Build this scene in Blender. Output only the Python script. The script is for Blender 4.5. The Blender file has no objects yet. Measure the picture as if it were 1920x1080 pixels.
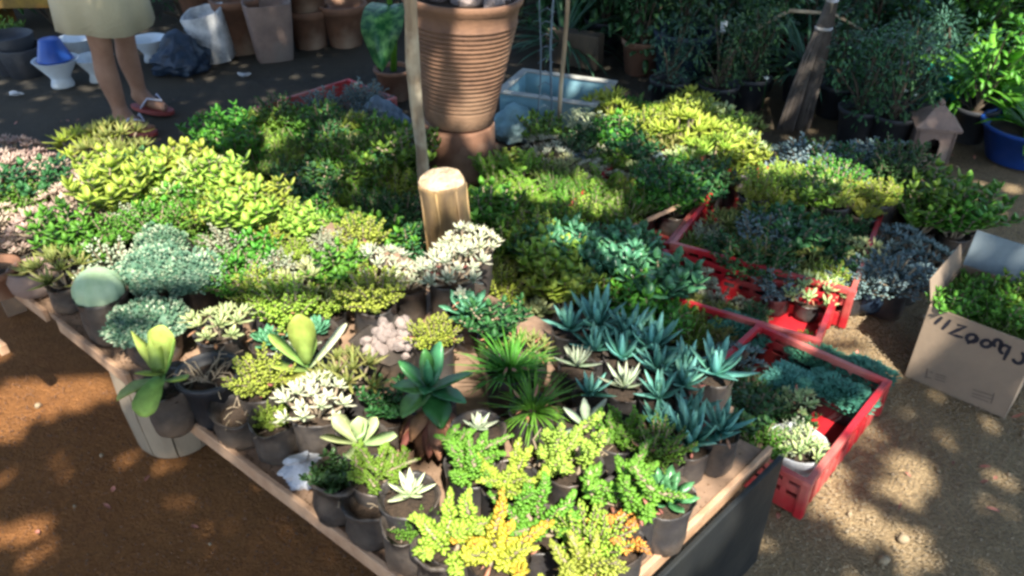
import bpy, bmesh, math, random
import numpy as np
from mathutils import Vector, Matrix, Euler

# ------------------------------------------------------------------ camera, sky, sun
S = bpy.context.scene
F, CH, PT = 1507.0, 1.6, math.radians(34)
cam = bpy.data.cameras.new('camera'); camo = bpy.data.objects.new('camera', cam)
S.collection.objects.link(camo); S.camera = camo
camo.location = (0, 0, CH); camo.rotation_euler = (math.radians(90) - PT, 0, 0)
cam.sensor_width = 36; cam.lens = F / 1920 * 36; cam.clip_start = 0.05; cam.clip_end = 400
SUN = Vector((0.12, -0.55, 0.83)).normalized()
world = bpy.data.worlds.new('World'); S.world = world; world.use_nodes = True
wn = world.node_tree.nodes; bg = wn['Background']
sky = wn.new('ShaderNodeTexSky'); sky.sky_type = 'NISHITA'; sky.sun_disc = False
sky.sun_elevation = math.asin(SUN.z); sky.sun_rotation = math.atan2(SUN.x, SUN.y)
world.node_tree.links.new(sky.outputs[0], bg.inputs[0]); bg.inputs[1].default_value = 0.15
sl = bpy.data.lights.new('sun', 'SUN'); sl.energy = 5.0; sl.angle = math.radians(0.6); sl.color = (1, .93, .80)
so = bpy.data.objects.new('sun', sl); S.collection.objects.link(so)
so.rotation_euler = SUN.to_track_quat('Z', 'Y').to_euler(); so.location = SUN * 20
S.view_settings.view_transform = 'Standard'; S.view_settings.look = 'None'
S.view_settings.gamma = 1; S.view_settings.exposure = 1.5; S.view_settings.use_curve_mapping = False
S.cycles.use_denoising = True
S.cycles.max_bounces = 6; S.cycles.diffuse_bounces = 3; S.cycles.transparent_max_bounces = 8
S.cycles.filter_width = 2.9

R = random.Random(7)
COL = S.collection
PI = math.pi

def at(px, py, z=0.0):
    """the point at height z that the photograph shows at pixel px, py (1920 wide)"""
    u = (px - 960) / F; v = (540 - py) / F
    dy = math.cos(PT) + v * math.sin(PT); dz = -math.sin(PT) + v * math.cos(PT)
    t = (z - CH) / dz
    return Vector((u * t, dy * t, z))

def proj(p):
    d = p[1] * math.cos(PT) + (CH - p[2]) * math.sin(PT)
    return 960 + F * p[0] / d, 540 - F * (p[1] * math.sin(PT) - (CH - p[2]) * math.cos(PT)) / d

# ------------------------------------------------------------------ materials
def new_mat(name):
    m = bpy.data.materials.new(name); m.use_nodes = True
    return m, m.node_tree.nodes, m.node_tree.links, m.node_tree.nodes['Principled BSDF']

def mat(name, c1, c2=None, scale=8.0, rough=.75, bump=.2, bscale=None, detail=5, metal=0.0, spec=.4, lo=.35, hi=.65, stretch=None, coat=0, dirt=None):
    m, n, l, b = new_mat(name)
    c2 = c2 or tuple(x * .6 for x in c1)
    tc = n.new('ShaderNodeTexCoord'); mp = n.new('ShaderNodeMapping'); l.new(tc.outputs['Object'], mp.inputs[0])
    if stretch: mp.inputs['Scale'].default_value = stretch
    no = n.new('ShaderNodeTexNoise'); no.inputs['Scale'].default_value = scale; no.inputs['Detail'].default_value = detail
    no.inputs['Roughness'].default_value = .65
    l.new(mp.outputs[0], no.inputs['Vector'])
    mr = n.new('ShaderNodeMapRange'); mr.inputs[1].default_value = lo; mr.inputs[2].default_value = hi
    l.new(no.outputs[0], mr.inputs[0])
    mx = n.new('ShaderNodeMix'); mx.data_type = 'RGBA'; mx.inputs[6].default_value = (*c1, 1); mx.inputs[7].default_value = (*c2, 1)
    l.new(mr.outputs[0], mx.inputs[0])
    out = mx.outputs[2]
    if dirt:
        n3 = n.new('ShaderNodeTexNoise'); n3.inputs['Scale'].default_value = scale * .35; n3.inputs['Detail'].default_value = 8
        l.new(tc.outputs['Object'], n3.inputs['Vector'])
        r3 = n.new('ShaderNodeMapRange'); r3.inputs[1].default_value = .5; r3.inputs[2].default_value = .68
        l.new(n3.outputs[0], r3.inputs[0])
        m3 = n.new('ShaderNodeMix'); m3.data_type = 'RGBA'; m3.inputs[7].default_value = (*dirt, 1)
        l.new(r3.outputs[0], m3.inputs[0]); l.new(out, m3.inputs[6]); out = m3.outputs[2]
    # every thing a little lighter or darker than its neighbour
    oi = n.new('ShaderNodeObjectInfo'); hs = n.new('ShaderNodeHueSaturation')
    r4 = n.new('ShaderNodeMapRange'); r4.inputs[3].default_value = .85; r4.inputs[4].default_value = 1.15
    l.new(oi.outputs['Random'], r4.inputs[0]); l.new(r4.outputs[0], hs.inputs['Value']); l.new(out, hs.inputs['Color'])
    l.new(hs.outputs[0], b.inputs['Base Color'])
    b.inputs['Roughness'].default_value = rough; b.inputs['Metallic'].default_value = metal
    b.inputs['Specular IOR Level'].default_value = spec; b.inputs['Coat Weight'].default_value = coat
    if bump:
        n2 = n.new('ShaderNodeTexNoise'); n2.inputs['Scale'].default_value = bscale or scale * 4; n2.inputs['Detail'].default_value = 6
        l.new(mp.outputs[0], n2.inputs['Vector'])
        bp = n.new('ShaderNodeBump'); bp.inputs['Strength'].default_value = bump; bp.inputs['Distance'].default_value = .01
        l.new(n2.outputs[0], bp.inputs['Height']); l.new(bp.outputs[0], b.inputs['Normal'])
    return m

def leafmat(name, base, tip, flush=None, trans=.3, rough=.42, var=.32, huevar=.028, bloom=0.0):
    """leaf colour runs from base to tip, differs leaf by leaf (g) and, where b is set, flushes"""
    m, n, l, b = new_mat(name)
    at_ = n.new('ShaderNodeAttribute'); at_.attribute_name = 'lc'
    sp = n.new('ShaderNodeSeparateColor'); l.new(at_.outputs['Color'], sp.inputs[0])
    mx = n.new('ShaderNodeMix'); mx.data_type = 'RGBA'; mx.inputs[6].default_value = (*base, 1); mx.inputs[7].default_value = (*tip, 1)
    l.new(sp.outputs[0], mx.inputs[0])
    fl = n.new('ShaderNodeMix'); fl.data_type = 'RGBA'; fl.inputs[7].default_value = (*(flush or tip), 1)
    l.new(sp.outputs[2], fl.inputs[0]); l.new(mx.outputs[2], fl.inputs[6])
    hs = n.new('ShaderNodeHueSaturation'); l.new(fl.outputs[2], hs.inputs['Color'])
    mr = n.new('ShaderNodeMapRange'); mr.inputs[3].default_value = 1 - var; mr.inputs[4].default_value = 1 + var
    oi = n.new('ShaderNodeObjectInfo')
    ad = n.new('ShaderNodeMath'); ad.operation = 'ADD'; l.new(sp.outputs[1], ad.inputs[0]); l.new(oi.outputs['Random'], ad.inputs[1])
    hf = n.new('ShaderNodeMath'); hf.operation = 'MULTIPLY'; hf.inputs[1].default_value = .5; l.new(ad.outputs[0], hf.inputs[0])
    l.new(hf.outputs[0], mr.inputs[0]); l.new(mr.outputs[0], hs.inputs['Value'])
    hr = n.new('ShaderNodeMapRange'); hr.inputs[3].default_value = .5 - huevar; hr.inputs[4].default_value = .5 + huevar
    l.new(oi.outputs['Random'], hr.inputs[0]); l.new(hr.outputs[0], hs.inputs['Hue'])
    tcn = n.new('ShaderNodeTexCoord'); nn = n.new('ShaderNodeTexNoise'); nn.inputs['Scale'].default_value = 45; nn.inputs['Detail'].default_value = 6
    l.new(tcn.outputs['Object'], nn.inputs['Vector']); nm = n.new('ShaderNodeMapRange'); nm.inputs[1].default_value = .3; nm.inputs[2].default_value = .7; nm.inputs[3].default_value = .72; nm.inputs[4].default_value = 1.2
    l.new(nn.outputs[0], nm.inputs[0]); h2 = n.new('ShaderNodeHueSaturation'); l.new(nm.outputs[0], h2.inputs['Value']); l.new(hs.outputs[0], h2.inputs['Color']); hs = h2
    bmp = n.new('ShaderNodeBump'); bmp.inputs['Strength'].default_value = .25; bmp.inputs['Distance'].default_value = .003; l.new(nn.outputs[0], bmp.inputs['Height']); l.new(bmp.outputs[0], b.inputs['Normal'])
    l.new(hs.outputs[0], b.inputs['Base Color'])
    b.inputs['Roughness'].default_value = rough; b.inputs['Specular IOR Level'].default_value = .45
    tr = n.new('ShaderNodeBsdfTranslucent')
    t2 = n.new('ShaderNodeHueSaturation'); t2.inputs['Value'].default_value = 1.25; t2.inputs['Saturation'].default_value = 1.1
    l.new(hs.outputs[0], t2.inputs['Color']); l.new(t2.outputs[0], tr.inputs[0])
    ms = n.new('ShaderNodeMixShader'); ms.inputs[0].default_value = trans
    l.new(b.outputs[0], ms.inputs[1]); l.new(tr.outputs[0], ms.inputs[2])
    l.new(ms.outputs[0], n['Material Output'].inputs['Surface'])
    return m

LM = dict(
    lime=leafmat('leaf_lime', (.20, .34, .03), (.48, .60, .10), (.62, .55, .08)),
    yellow=leafmat('leaf_yellow', (.20, .33, .03), (.50, .60, .08), (.60, .62, .12)),
    flame=leafmat('leaf_flame', (.30, .36, .03), (.62, .60, .08), (.80, .25, .04)),
    orange=leafmat('leaf_orange', (.55, .25, .05), (.75, .28, .08), (.8, .2, .05)),
    green=leafmat('leaf_green', (.05, .18, .015), (.17, .38, .04), (.3, .42, .06)),
    jade=leafmat('leaf_jade', (.04, .17, .07), (.12, .34, .17), (.3, .45, .25), trans=.18, rough=.28),
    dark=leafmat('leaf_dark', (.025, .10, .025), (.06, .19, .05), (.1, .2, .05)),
    teal=leafmat('leaf_teal', (.045, .21, .17), (.17, .42, .34), (.25, .45, .38), trans=.12, rough=.5),
    silver=leafmat('leaf_silver', (.20, .29, .17), (.52, .57, .42), (.72, .62, .5), trans=.2, rough=.55),
    white=leafmat('leaf_white', (.30, .42, .20), (.70, .75, .52), (.8, .7, .6), trans=.2, rough=.55),
    pink=leafmat('leaf_pink', (.26, .21, .15), (.58, .46, .38), (.58, .38, .32), trans=.2, rough=.55),
    pale=leafmat('leaf_pale', (.24, .36, .14), (.55, .64, .32), (.65, .6, .3)),
    olive=leafmat('leaf_olive', (.12, .17, .04), (.30, .34, .09), (.42, .36, .12)),
    bluegrey=leafmat('leaf_bluegrey', (.10, .16, .17), (.20, .29, .31), (.3, .4, .4), trans=.1, rough=.6),
    rust=leafmat('leaf_rust', (.25, .09, .05), (.42, .18, .12), (.5, .22, .15), trans=.15, rough=.6),
    paddle=leafmat('leaf_paddle', (.16, .30, .07), (.38, .52, .10), (.58, .52, .12), trans=.3, rough=.58),
    broad=leafmat('leaf_broad', (.03, .14, .05), (.08, .30, .10), (.3, .5, .1), trans=.3, rough=.3),
    bright=leafmat('leaf_bright', (.10, .28, .03), (.25, .50, .06), (.4, .6, .1), trans=.4, rough=.35),
    hedge=leafmat('leaf_hedge', (.03, .10, .03), (.07, .19, .06), (.08, .2, .05), trans=.25, rough=.4),
    hedge2=leafmat('leaf_hedge_blue', (.035, .11, .06), (.08, .20, .12), (.08, .2, .1), trans=.2, rough=.45),
    crestleaf=leafmat('leaf_crest', (.03, .11, .06), (.10, .22, .13), (.42, .50, .34), trans=.05, rough=.55),
    cushion=leafmat('leaf_cushion', (.03, .16, .11), (.09, .30, .22), trans=.05, rough=.6),
    canopy=leafmat('leaf_canopy', (.03, .09, .02), (.05, .13, .03), trans=.15),
)
M = dict(
    bag=mat('black_polythene', (.035, .033, .036), (.075, .068, .062), 14, .38, .5, 26, spec=.5, dirt=(.16, .11, .075)),
    baggrey=mat('dusty_polythene', (.085, .070, .058), (.035, .031, .03), 14, .45, .8, 22, dirt=(.20, .14, .095)),
    bagwhite=mat('white_paper', (.52, .54, .58), (.38, .40, .45), 30, .7, .4, dirt=(.32, .26, .2)),
    soil=mat('potting_soil', (.055, .036, .024), (.025, .017, .012), 60, .95, 1.0, 120),
    board=mat('weathered_board', (.30, .195, .125), (.17, .11, .075), 9, .7, .45, 40, dirt=(.13, .085, .055)),
    rim=mat('sawn_edge', (.50, .32, .20), (.34, .2, .12), 16, .7, .3, 50),
    log=mat('log_bark', (.36, .24, .10), (.15, .095, .05), 16, .9, 1.0, 30, stretch=(1, 1, .12), dirt=(.12, .09, .06)),
    logtop=mat('log_end', (.52, .42, .30), (.30, .21, .13), 26, .85, 1.0, 60, dirt=(.25, .2, .14)),
    stave=mat('grey_stave', (.34, .27, .19), (.24, .185, .13), 12, .85, .4, 40, stretch=(1, 1, .2)),
    terra=mat('terracotta', (.22, .105, .06), (.14, .07, .042), 9, .8, .25, 60, dirt=(.36, .25, .17)),
    terrab=mat('fired_brown_clay', (.20, .105, .06), (.10, .052, .033), 5, .75, .25, 60, dirt=(.33, .2, .12)),
    clay=mat('pinkish_clay', (.26, .18, .145), (.18, .125, .105), 10, .85, .3, 60, dirt=(.25, .21, .18)),
    red=mat('red_plastic', (.46, .018, .028), (.33, .012, .018), 12, .42, .12, 60, spec=.5, dirt=(.48, .16, .13)),
    card=mat('cardboard', (.27, .20, .14), (.22, .165, .12), 6, .85, .12, 80),
    cardin=mat('grey_card_lining', (.17, .21, .23), (.13, .165, .19), 8, .85, .12),
    ink=mat('marker_ink', (.012, .013, .022), (.02, .02, .03), 20, .6, 0),
    print=mat('printed_ink', (.09, .065, .055), (.13, .1, .08), 30, .8, 0),
    white=mat('white_plastic', (.62, .68, .72), (.5, .56, .62), 9, .45, .1, dirt=(.42, .44, .42)),
    blue=mat('blue_plastic', (.010, .06, .30), (.008, .045, .22), 7, .35, .1, spec=.5),
    ltblue=mat('light_blue_plastic', (.24, .43, .48), (.17, .33, .40), 7, .5, .2, dirt=(.25, .34, .33)),
    tealp=mat('teal_plastic', (.01, .24, .21), (.01, .17, .15), 7, .4, .1),
    navy=mat('navy_plastic', (.012, .025, .05), (.02, .035, .06), 8, .45, .2),
    darkp=mat('dark_plastic', (.02, .023, .03), (.035, .036, .04), 8, .5, .3),
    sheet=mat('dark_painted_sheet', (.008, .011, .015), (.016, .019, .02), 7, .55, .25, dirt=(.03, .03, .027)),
    bluebag=mat('blue_grey_polythene', (.15, .21, .27), (.09, .13, .18), 10, .4, .8, 22),
    sack=mat('dirty_white_sack', (.55, .55, .55), (.25, .26, .27), 12, .8, .6, 25),
    stone=mat('pale_stone', (.40, .33, .30), (.24, .19, .18), 16, .85, .5, 60),
    crumb=mat('soil_crumbs', (.08, .05, .03), (.16, .09, .05), 5, .95, 0),
    stick=mat('peeled_stick', (.38, .29, .19), (.20, .14, .09), 22, .8, .5, 60, stretch=(1, 1, .2), dirt=(.5, .42, .3)),
    twig=mat('dry_twig', (.36, .29, .2), (.22, .17, .12), 30, .85, .4),
    bark=mat('bark', (.10, .075, .05), (.05, .04, .03), 10, .9, .8, 30, stretch=(1, 1, .3)),
    bristle=mat('palm_rib_bristles', (.17, .14, .12), (.09, .075, .065), 25, .85, .3),
    yellowwood=mat('ochre_painted_wood', (.22, .14, .02), (.13, .08, .02), 10, .7, .3, dirt=(.4, .14, .02)),
    cactus=mat('pale_cactus_skin', (.26, .40, .22), (.40, .50, .32), 9, .5, .2, 40),
    crest=mat('crested_cactus_skin', (.04, .11, .07), (.12, .21, .14), 34, .6, .7, 70),
    skin=mat('skin', (.33, .185, .12), (.25, .13, .08), 9, .55, .08, 60),
    shirt=mat('cream_cloth', (.62, .56, .38), (.55, .49, .33), 5, .85, .25, 60),
    hair=mat('black_hair', (.012, .01, .009), (.02, .016, .013), 30, .5, .4),
    sole=mat('red_rubber', (.30, .06, .05), (.2, .04, .04), 10, .6, .1),
    strap=mat('pale_strap', (.5, .52, .6), (.4, .4, .5), 10, .6, .1),
    petal=mat('white_petals', (.8, .8, .72), (.7, .7, .6), 10, .6, 0),
    magenta=mat('dark_red_plastic', (.26, .015, .05), (.16, .01, .03), 8, .45, .1),
    grit=mat('grit', (.36, .28, .18), (.19, .145, .095), 3, .9, 0),
)

# ------------------------------------------------------------------ mesh builder
class MB:
    def __init__(s): s.v = []; s.f = []; s.c = []
    def add(s, vs, fs, cs=None):
        o = len(s.v); s.v += [tuple(v) for v in vs]; s.f += [tuple(i + o for i in f) for f in fs]
        s.c += cs if cs else [(0, .5, 0)] * len(vs)
    def mesh(s, name, m, smooth=True):
        me = bpy.data.meshes.new(name); me.from_pydata(s.v, [], s.f)
        ca = me.color_attributes.new('lc', 'FLOAT_COLOR', 'POINT')
        a = np.ones((len(s.v), 4), 'f'); a[:, :3] = np.array(s.c, 'f'); ca.data.foreach_set('color', a.ravel())
        me.materials.append(m)
        if smooth: me.polygons.foreach_set('use_smooth', [True] * len(s.f))
        me.update(); return me
    def box(s, c, sx, sy, sz, rz=0, M4=None):
        x, y, z = sx / 2, sy / 2, sz / 2
        vs = [Vector(p) for p in ((-x, -y, -z), (x, -y, -z), (x, y, -z), (-x, y, -z), (-x, -y, z), (x, -y, z), (x, y, z), (-x, y, z))]
        mt = Matrix.Translation(Vector(c)) @ (M4 if M4 else Matrix.Rotation(rz, 4, 'Z'))
        s.add([mt @ v for v in vs], [(0, 3, 2, 1), (4, 5, 6, 7), (0, 1, 5, 4), (1, 2, 6, 5), (2, 3, 7, 6), (3, 0, 4, 7)])
    def tube(s, pts, rad, n=6, cap=True, col=(0, .5, 0)):
        pts = [Vector(p) for p in pts]; o = len(s.v); vs = []
        for i, p in enumerate(pts):
            d = (pts[min(i + 1, len(pts) - 1)] - pts[max(i - 1, 0)]).normalized()
            a = d.cross(Vector((0, 0, 1)) if abs(d.z) < .9 else Vector((1, 0, 0))).normalized(); b = d.cross(a)
            r = rad[i] if isinstance(rad, (list, tuple)) else rad
            vs += [p + (a * math.cos(2 * PI * k / n) + b * math.sin(2 * PI * k / n)) * r for k in range(n)]
        fs = [(i * n + k, i * n + (k + 1) % n, (i + 1) * n + (k + 1) % n, (i + 1) * n + k) for i in range(len(pts) - 1) for k in range(n)]
        if cap: fs += [tuple(range(n - 1, -1, -1)), tuple((len(pts) - 1) * n + k for k in range(n))]
        s.add(vs, fs, [col] * len(vs))
    def lathe(s, prof, n=24, c=(0, 0, 0), wob=0, sq=0, rng=R, close=True):
        """prof: (r, z) list; sq squares the outline a little"""
        ph = [rng.uniform(0, 6) for _ in range(4)]; vs = []
        for j, (r, z) in enumerate(prof):
            for k in range(n):
                t = 2 * PI * k / n
                q = 1 + sq * (1 / max(abs(math.cos(t)), abs(math.sin(t))) - 1)
                w = 1 + wob * (math.sin(3 * t + ph[0] + j * .5) + .7 * math.sin(5 * t + ph[1] - j * .8) + .5 * math.sin(9 * t + ph[2] + j * 1.7))
                vs.append((c[0] + r * q * w * math.cos(t), c[1] + r * q * w * math.sin(t), c[2] + z + wob * r * math.sin(2 * t + ph[3]) * (j > 0)))
        m = len(prof)
        fs = [(i * n + k, i * n + (k + 1) % n, (i + 1) * n + (k + 1) % n, (i + 1) * n + k) for i in range(m - 1) for k in range(n)]
        if close: fs += [tuple(range(n - 1, -1, -1)), tuple((m - 1) * n + k for k in range(n))]
        s.add(vs, fs)
    # leaves ---------------------------------------------------------
    def frame(s, d, up=None):
        d = Vector(d).normalized(); up = up or Vector((0, 0, 1))
        x = d.cross(up)
        if x.length < 1e-3: x = Vector((1, 0, 0))
        x.normalize(); return d, x, x.cross(d).normalized()
    def fat(s, p, d, L, W, T, g, b=0):
        """small thick leaf: stretched octahedron"""
        d, x, n = s.frame(d); p = Vector(p); m = p + d * L * .6
        s.add([p, m + x * W / 2, m + n * T * .5, m - x * W / 2, m - n * T * .5, p + d * L],
              [(0, 1, 2), (0, 2, 3), (0, 3, 4), (0, 4, 1), (5, 2, 1), (5, 3, 2), (5, 4, 3), (5, 1, 4)],
              [(0, g, b), (.5, g, b), (.5, g, b), (.5, g, b), (.3, g, b), (1, g, b)])
    def flat(s, p, d, L, W, g, b=0, fold=.25):
        d, x, n = s.frame(d); p = Vector(p); m = p + d * L * .5
        s.add([p, m + x * W / 2 + n * W * fold, p + d * L, m - x * W / 2 + n * W * fold, ], [(0, 1, 2), (0, 2, 3)],
              [(0, g, b), (.6, g, b), (1, g, b), (.6, g, b)])
    def leaf(s, p, d, L, W, T, curl=0.0, shape='oval', segs=6, g=.5, b=0, cup=.2, up=None, roll=0):
        """long thick leaf bending by curl (radians) over its length; cross-section left, top, right, keel"""
        d, x, n = s.frame(d, up)
        if roll:
            q = Matrix.Rotation(roll, 3, d); x = q @ x; n = q @ n
        p = Vector(p); vs = []; cs = []
        for i in range(segs + 1):
            t = i / segs
            if shape == 'oval': w = math.sin(PI * (t * .92 + .06)) ** .7
            elif shape == 'paddle': w = .22 + .78 * math.sin(PI * min(1, t * .97)) ** .6 * (t ** .55); w = w if t < 1 else .25
            elif shape == 'spoon': w = (.3 + .9 * t) * (1 - t ** 6) + .05 * (t == 1)
            elif shape == 'spear': w = (.75 + .5 * t) * (1 - t ** 2.2) + .01
            else: w = (1 - t) ** .75 + .01
            w *= 1 + .05 * math.sin(9 * t + g * 20) + .03 * math.sin(17 * t + g * 9)
            a = curl * t
            dd = d * math.cos(a) + n * math.sin(a); nn = n * math.cos(a) - d * math.sin(a)
            if i: p = p + dd * (L / segs)
            e = .4 + .6 * (1 - t); hw = W * w / 2
            vs += [p - x * hw + nn * hw * cup, p + nn * T * .15 * e, p + x * hw + nn * hw * cup, p - nn * T * e * min(1, w + .2)]
            cs += [(t, g, b)] * 4
        fs = [(4 * i + k, 4 * i + (k + 1) % 4, 4 * i + 4 + (k + 1) % 4, 4 * i + 4 + k) for i in range(segs) for k in range(4)]
        fs += [(3, 2, 1, 0), tuple(4 * segs + k for k in range(4))]
        s.add(vs, fs, cs)

def link(name, me, parent=None, loc=None, rot=None, sc=None):
    o = bpy.data.objects.new(name, me); COL.objects.link(o)
    if parent: o.parent = parent
    if loc is not None: o.location = loc
    if rot is not None: o.rotation_euler = rot if hasattr(rot, '__len__') else (0, 0, rot)
    if sc is not None: o.scale = sc if hasattr(sc, '__len__') else (sc,) * 3
    return o
def tag(o, label, cat, group=None, kind=None):
    if label: o['label'] = label
    if cat: o['category'] = cat
    if group: o['group'] = group
    if kind: o['kind'] = kind
    return o
def thing(name, loc, label, cat, group=None, rz=0):
    return tag(link(name, None, None, loc, rz), label, cat, group)
def stuff(o): o['kind'] = 'stuff'; return o
def mk(name, mb, m, parent=None, smooth=False, **k):
    return link(name, mb.mesh(name, M[m] if isinstance(m, str) else m, smooth), parent, **k)
def bevel(o, w=.004, seg=2):
    b = o.modifiers.new('bevel', 'BEVEL'); b.width = w; b.segments = seg; b.limit_method = 'ANGLE'; return o

# ------------------------------------------------------------------ ground
def axis(lo, hi, a, b, st):
    xs = list(np.arange(a, b + st / 2, st)); d = st
    x = b
    while x < hi: d *= 1.35; x += d; xs.append(x)
    x = a; d = st
    while x > lo: d *= 1.35; x -= d; xs.insert(0, x)
    return np.array(xs)
from mathutils import noise as NZ
gx = axis(-60, 60, -3.2, 3.6, .045); gy = axis(-40, 80, .7, 6.4, .045)
gv = []
for y in gy:
    for x in gx:
        near = 1 if (-3.5 < x < 4 and 0 < y < 7) else 0
        h = near * .012 * NZ.noise(Vector((x * 1.3, y * 1.3, 0))) + near * .006 * NZ.noise(Vector((x * 6, y * 6, 3)))
        gv.append((x, y, h - .006))
nx = len(gx)
gf = [(j * nx + i, j * nx + i + 1, (j + 1) * nx + i + 1, (j + 1) * nx + i) for j in range(len(gy) - 1) for i in range(nx - 1)]
gme = bpy.data.meshes.new('ground'); gme.from_pydata(gv, [], gf); gme.polygons.foreach_set('use_smooth', [True] * len(gf))
gm, n, l, b = new_mat('ground_earth')
tc = n.new('ShaderNodeTexCoord'); P0 = tc.outputs['Object']
def noise_(sc, det=6, ro=.6):
    q = n.new('ShaderNodeTexNoise'); q.inputs['Scale'].default_value = sc; q.inputs['Detail'].default_value = det
    q.inputs['Roughness'].default_value = ro; l.new(P0, q.inputs['Vector']); return q.outputs[0]
def rng_(src, a, b_, c=0, d=1):
    q = n.new('ShaderNodeMapRange'); q.inputs[1].default_value = a; q.inputs[2].default_value = b_
    q.inputs[3].default_value = c; q.inputs[4].default_value = d; l.new(src, q.inputs[0]); return q.outputs[0]
def mix_(f, a, b_):
    q = n.new('ShaderNodeMix'); q.data_type = 'RGBA'
    for i, v in ((6, a), (7, b_)):
        if isinstance(v, tuple): q.inputs[i].default_value = (*v, 1)
        else: l.new(v, q.inputs[i])
    l.new(f, q.inputs[0]); return q.outputs[2]
def math_(op, a, b_):
    q = n.new('ShaderNodeMath'); q.operation = op
    for i, v in ((0, a), (1, b_)):
        if isinstance(v, (int, float)): q.inputs[i].default_value = v
        else: l.new(v, q.inputs[i])
    return q.outputs[0]
sp = n.new('ShaderNodeSeparateXYZ'); l.new(P0, sp.inputs[0])
big = rng_(noise_(1.6), .35, .65); fine = rng_(noise_(34, 8, .75), .36, .64); grain = rng_(noise_(110, 3, .7), .4, .62)
earth = mix_(fine, (.42, .18, .062), (.27, .115, .042)); earth = mix_(math_('MULTIPLY', big, .5), earth, (.36, .175, .06))
sand = mix_(fine, (.64, .48, .275), (.46, .34, .20)); sand = mix_(math_('MULTIPLY', grain, .6), sand, (.20, .15, .10)); sand = mix_(math_('MULTIPLY', big, .35), sand, (.62, .42, .22))
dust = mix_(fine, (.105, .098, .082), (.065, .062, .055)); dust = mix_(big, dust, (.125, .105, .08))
wob = math_('MULTIPLY', math_('SUBTRACT', noise_(2.5), .5), .8)
# the red earth lies left of the bench, the coarse sand right of it
side = rng_(math_('ADD', math_('ADD', sp.outputs[0], math_('MULTIPLY', sp.outputs[1], .35)), wob), .35, .6)
c0 = mix_(side, earth, sand)
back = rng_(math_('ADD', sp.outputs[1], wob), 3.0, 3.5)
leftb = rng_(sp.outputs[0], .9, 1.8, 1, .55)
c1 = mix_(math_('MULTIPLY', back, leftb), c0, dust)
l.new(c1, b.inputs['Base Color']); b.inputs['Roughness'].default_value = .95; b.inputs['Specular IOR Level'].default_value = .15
bp = n.new('ShaderNodeBump'); bp.inputs['Strength'].default_value = .9; bp.inputs['Distance'].default_value = .012
l.new(math_('ADD', fine, grain), bp.inputs['Height']); l.new(bp.outputs[0], b.inputs['Normal'])
gme.materials.append(gm)
go = link('ground', gme); go['kind'] = 'structure'; go['label'] = 'red earth and coarse tan sand of the nursery yard'

# loose grit on the sand and earth
def grit(name, n_, areas, m, lab):
    mb = MB(); rr = random.Random(3)
    for _ in range(n_):
        x0, x1, y0, y1 = rr.choice(areas); x = rr.uniform(x0, x1); y = rr.uniform(y0, y1)
        s = rr.choice((.0016, .002, .0026, .0034)) * rr.uniform(.7, 1.3)
        q = Euler((rr.uniform(0, 6), rr.uniform(0, 6), 0)).to_matrix()
        vs = [Vector((x, y, .002)) + q @ Vector(v) * s for v in ((1, 0, 0), (0, 1, 0), (0, 0, .8), (-1.1, 0, 0), (0, -.9, 0), (0, 0, -.8))]
        mb.add(vs, [(0, 1, 2), (1, 3, 2), (3, 4, 2), (4, 0, 2), (1, 0, 5), (3, 1, 5), (4, 3, 5), (0, 4, 5)])
    o = mk(name, mb, m); tag(o, lab, 'gravel', kind='stuff'); return o
grit('gravel', 34000, [(.55, 1.75, .95, 2.4), (.9, 2.4, 1.6, 3.2)], 'grit', 'loose tan grit scattered over the sand beside the crates')
grit('gravel', 9000, [(-1.7, .2, .7, 1.9)], mat('red_grit', (.20, .10, .05), (.10, .05, .03), 3, .9, 0), 'small red brown crumbs of earth in front of the bench')

# ------------------------------------------------------------------ bench
BZ = .35
C = Vector((.031, .735, 0)); D = Vector((.535, 1.23, 0)); dl = Vector((math.cos(math.radians(141.5)), math.sin(math.radians(141.5)), 0))
nl = Vector((-dl.y, dl.x, 0)) * -1  # across the bench, away from the left edge
if nl.y < 0: nl = -nl
WID = .70; LEN = 2.66
def bpt(a, w, z=0.0):  # a along the long edge from the near corner, w across
    e = (D - C) * (w / (D - C).length)
    return C + dl * a + e + Vector((0, 0, z))
bench = thing('plant_bench', bpt(1.2, .35), 'long low board bench with thin sawn rim, crowded with potted succulents', 'bench')
def prism(mb, pts, z0, z1):
    k = len(pts); vs = [(p[0], p[1], z0) for p in pts] + [(p[0], p[1], z1) for p in pts]
    mb.add(vs, [tuple(range(k - 1, -1, -1)), tuple(range(k, 2 * k))] + [(i, (i + 1) % k, k + (i + 1) % k, k + i) for i in range(k)])
bo = bpt(1.2, .35)
def sub(p): return p - bo
for (a0, a1, w0, w1, zz) in ((.12, 1.60, .713, .80, -.002), (0, 1.148, .0, .345, 0), (0, 1.148, .350, .71, .001), (1.155, 2.25, 0, .345, -.004), (1.155, 2.25, .35, .71, .002), (2.256, LEN, 0, .71, -.003)):
    mb = MB(); prism(mb, [sub(bpt(a0, w0)), sub(bpt(a0, w1)), sub(bpt(a1, w1)), sub(bpt(a1, w0))][::-1], BZ - .018 + zz, BZ + zz)
    bevel(mk('plank', mb, 'board', bench), .002)
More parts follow.
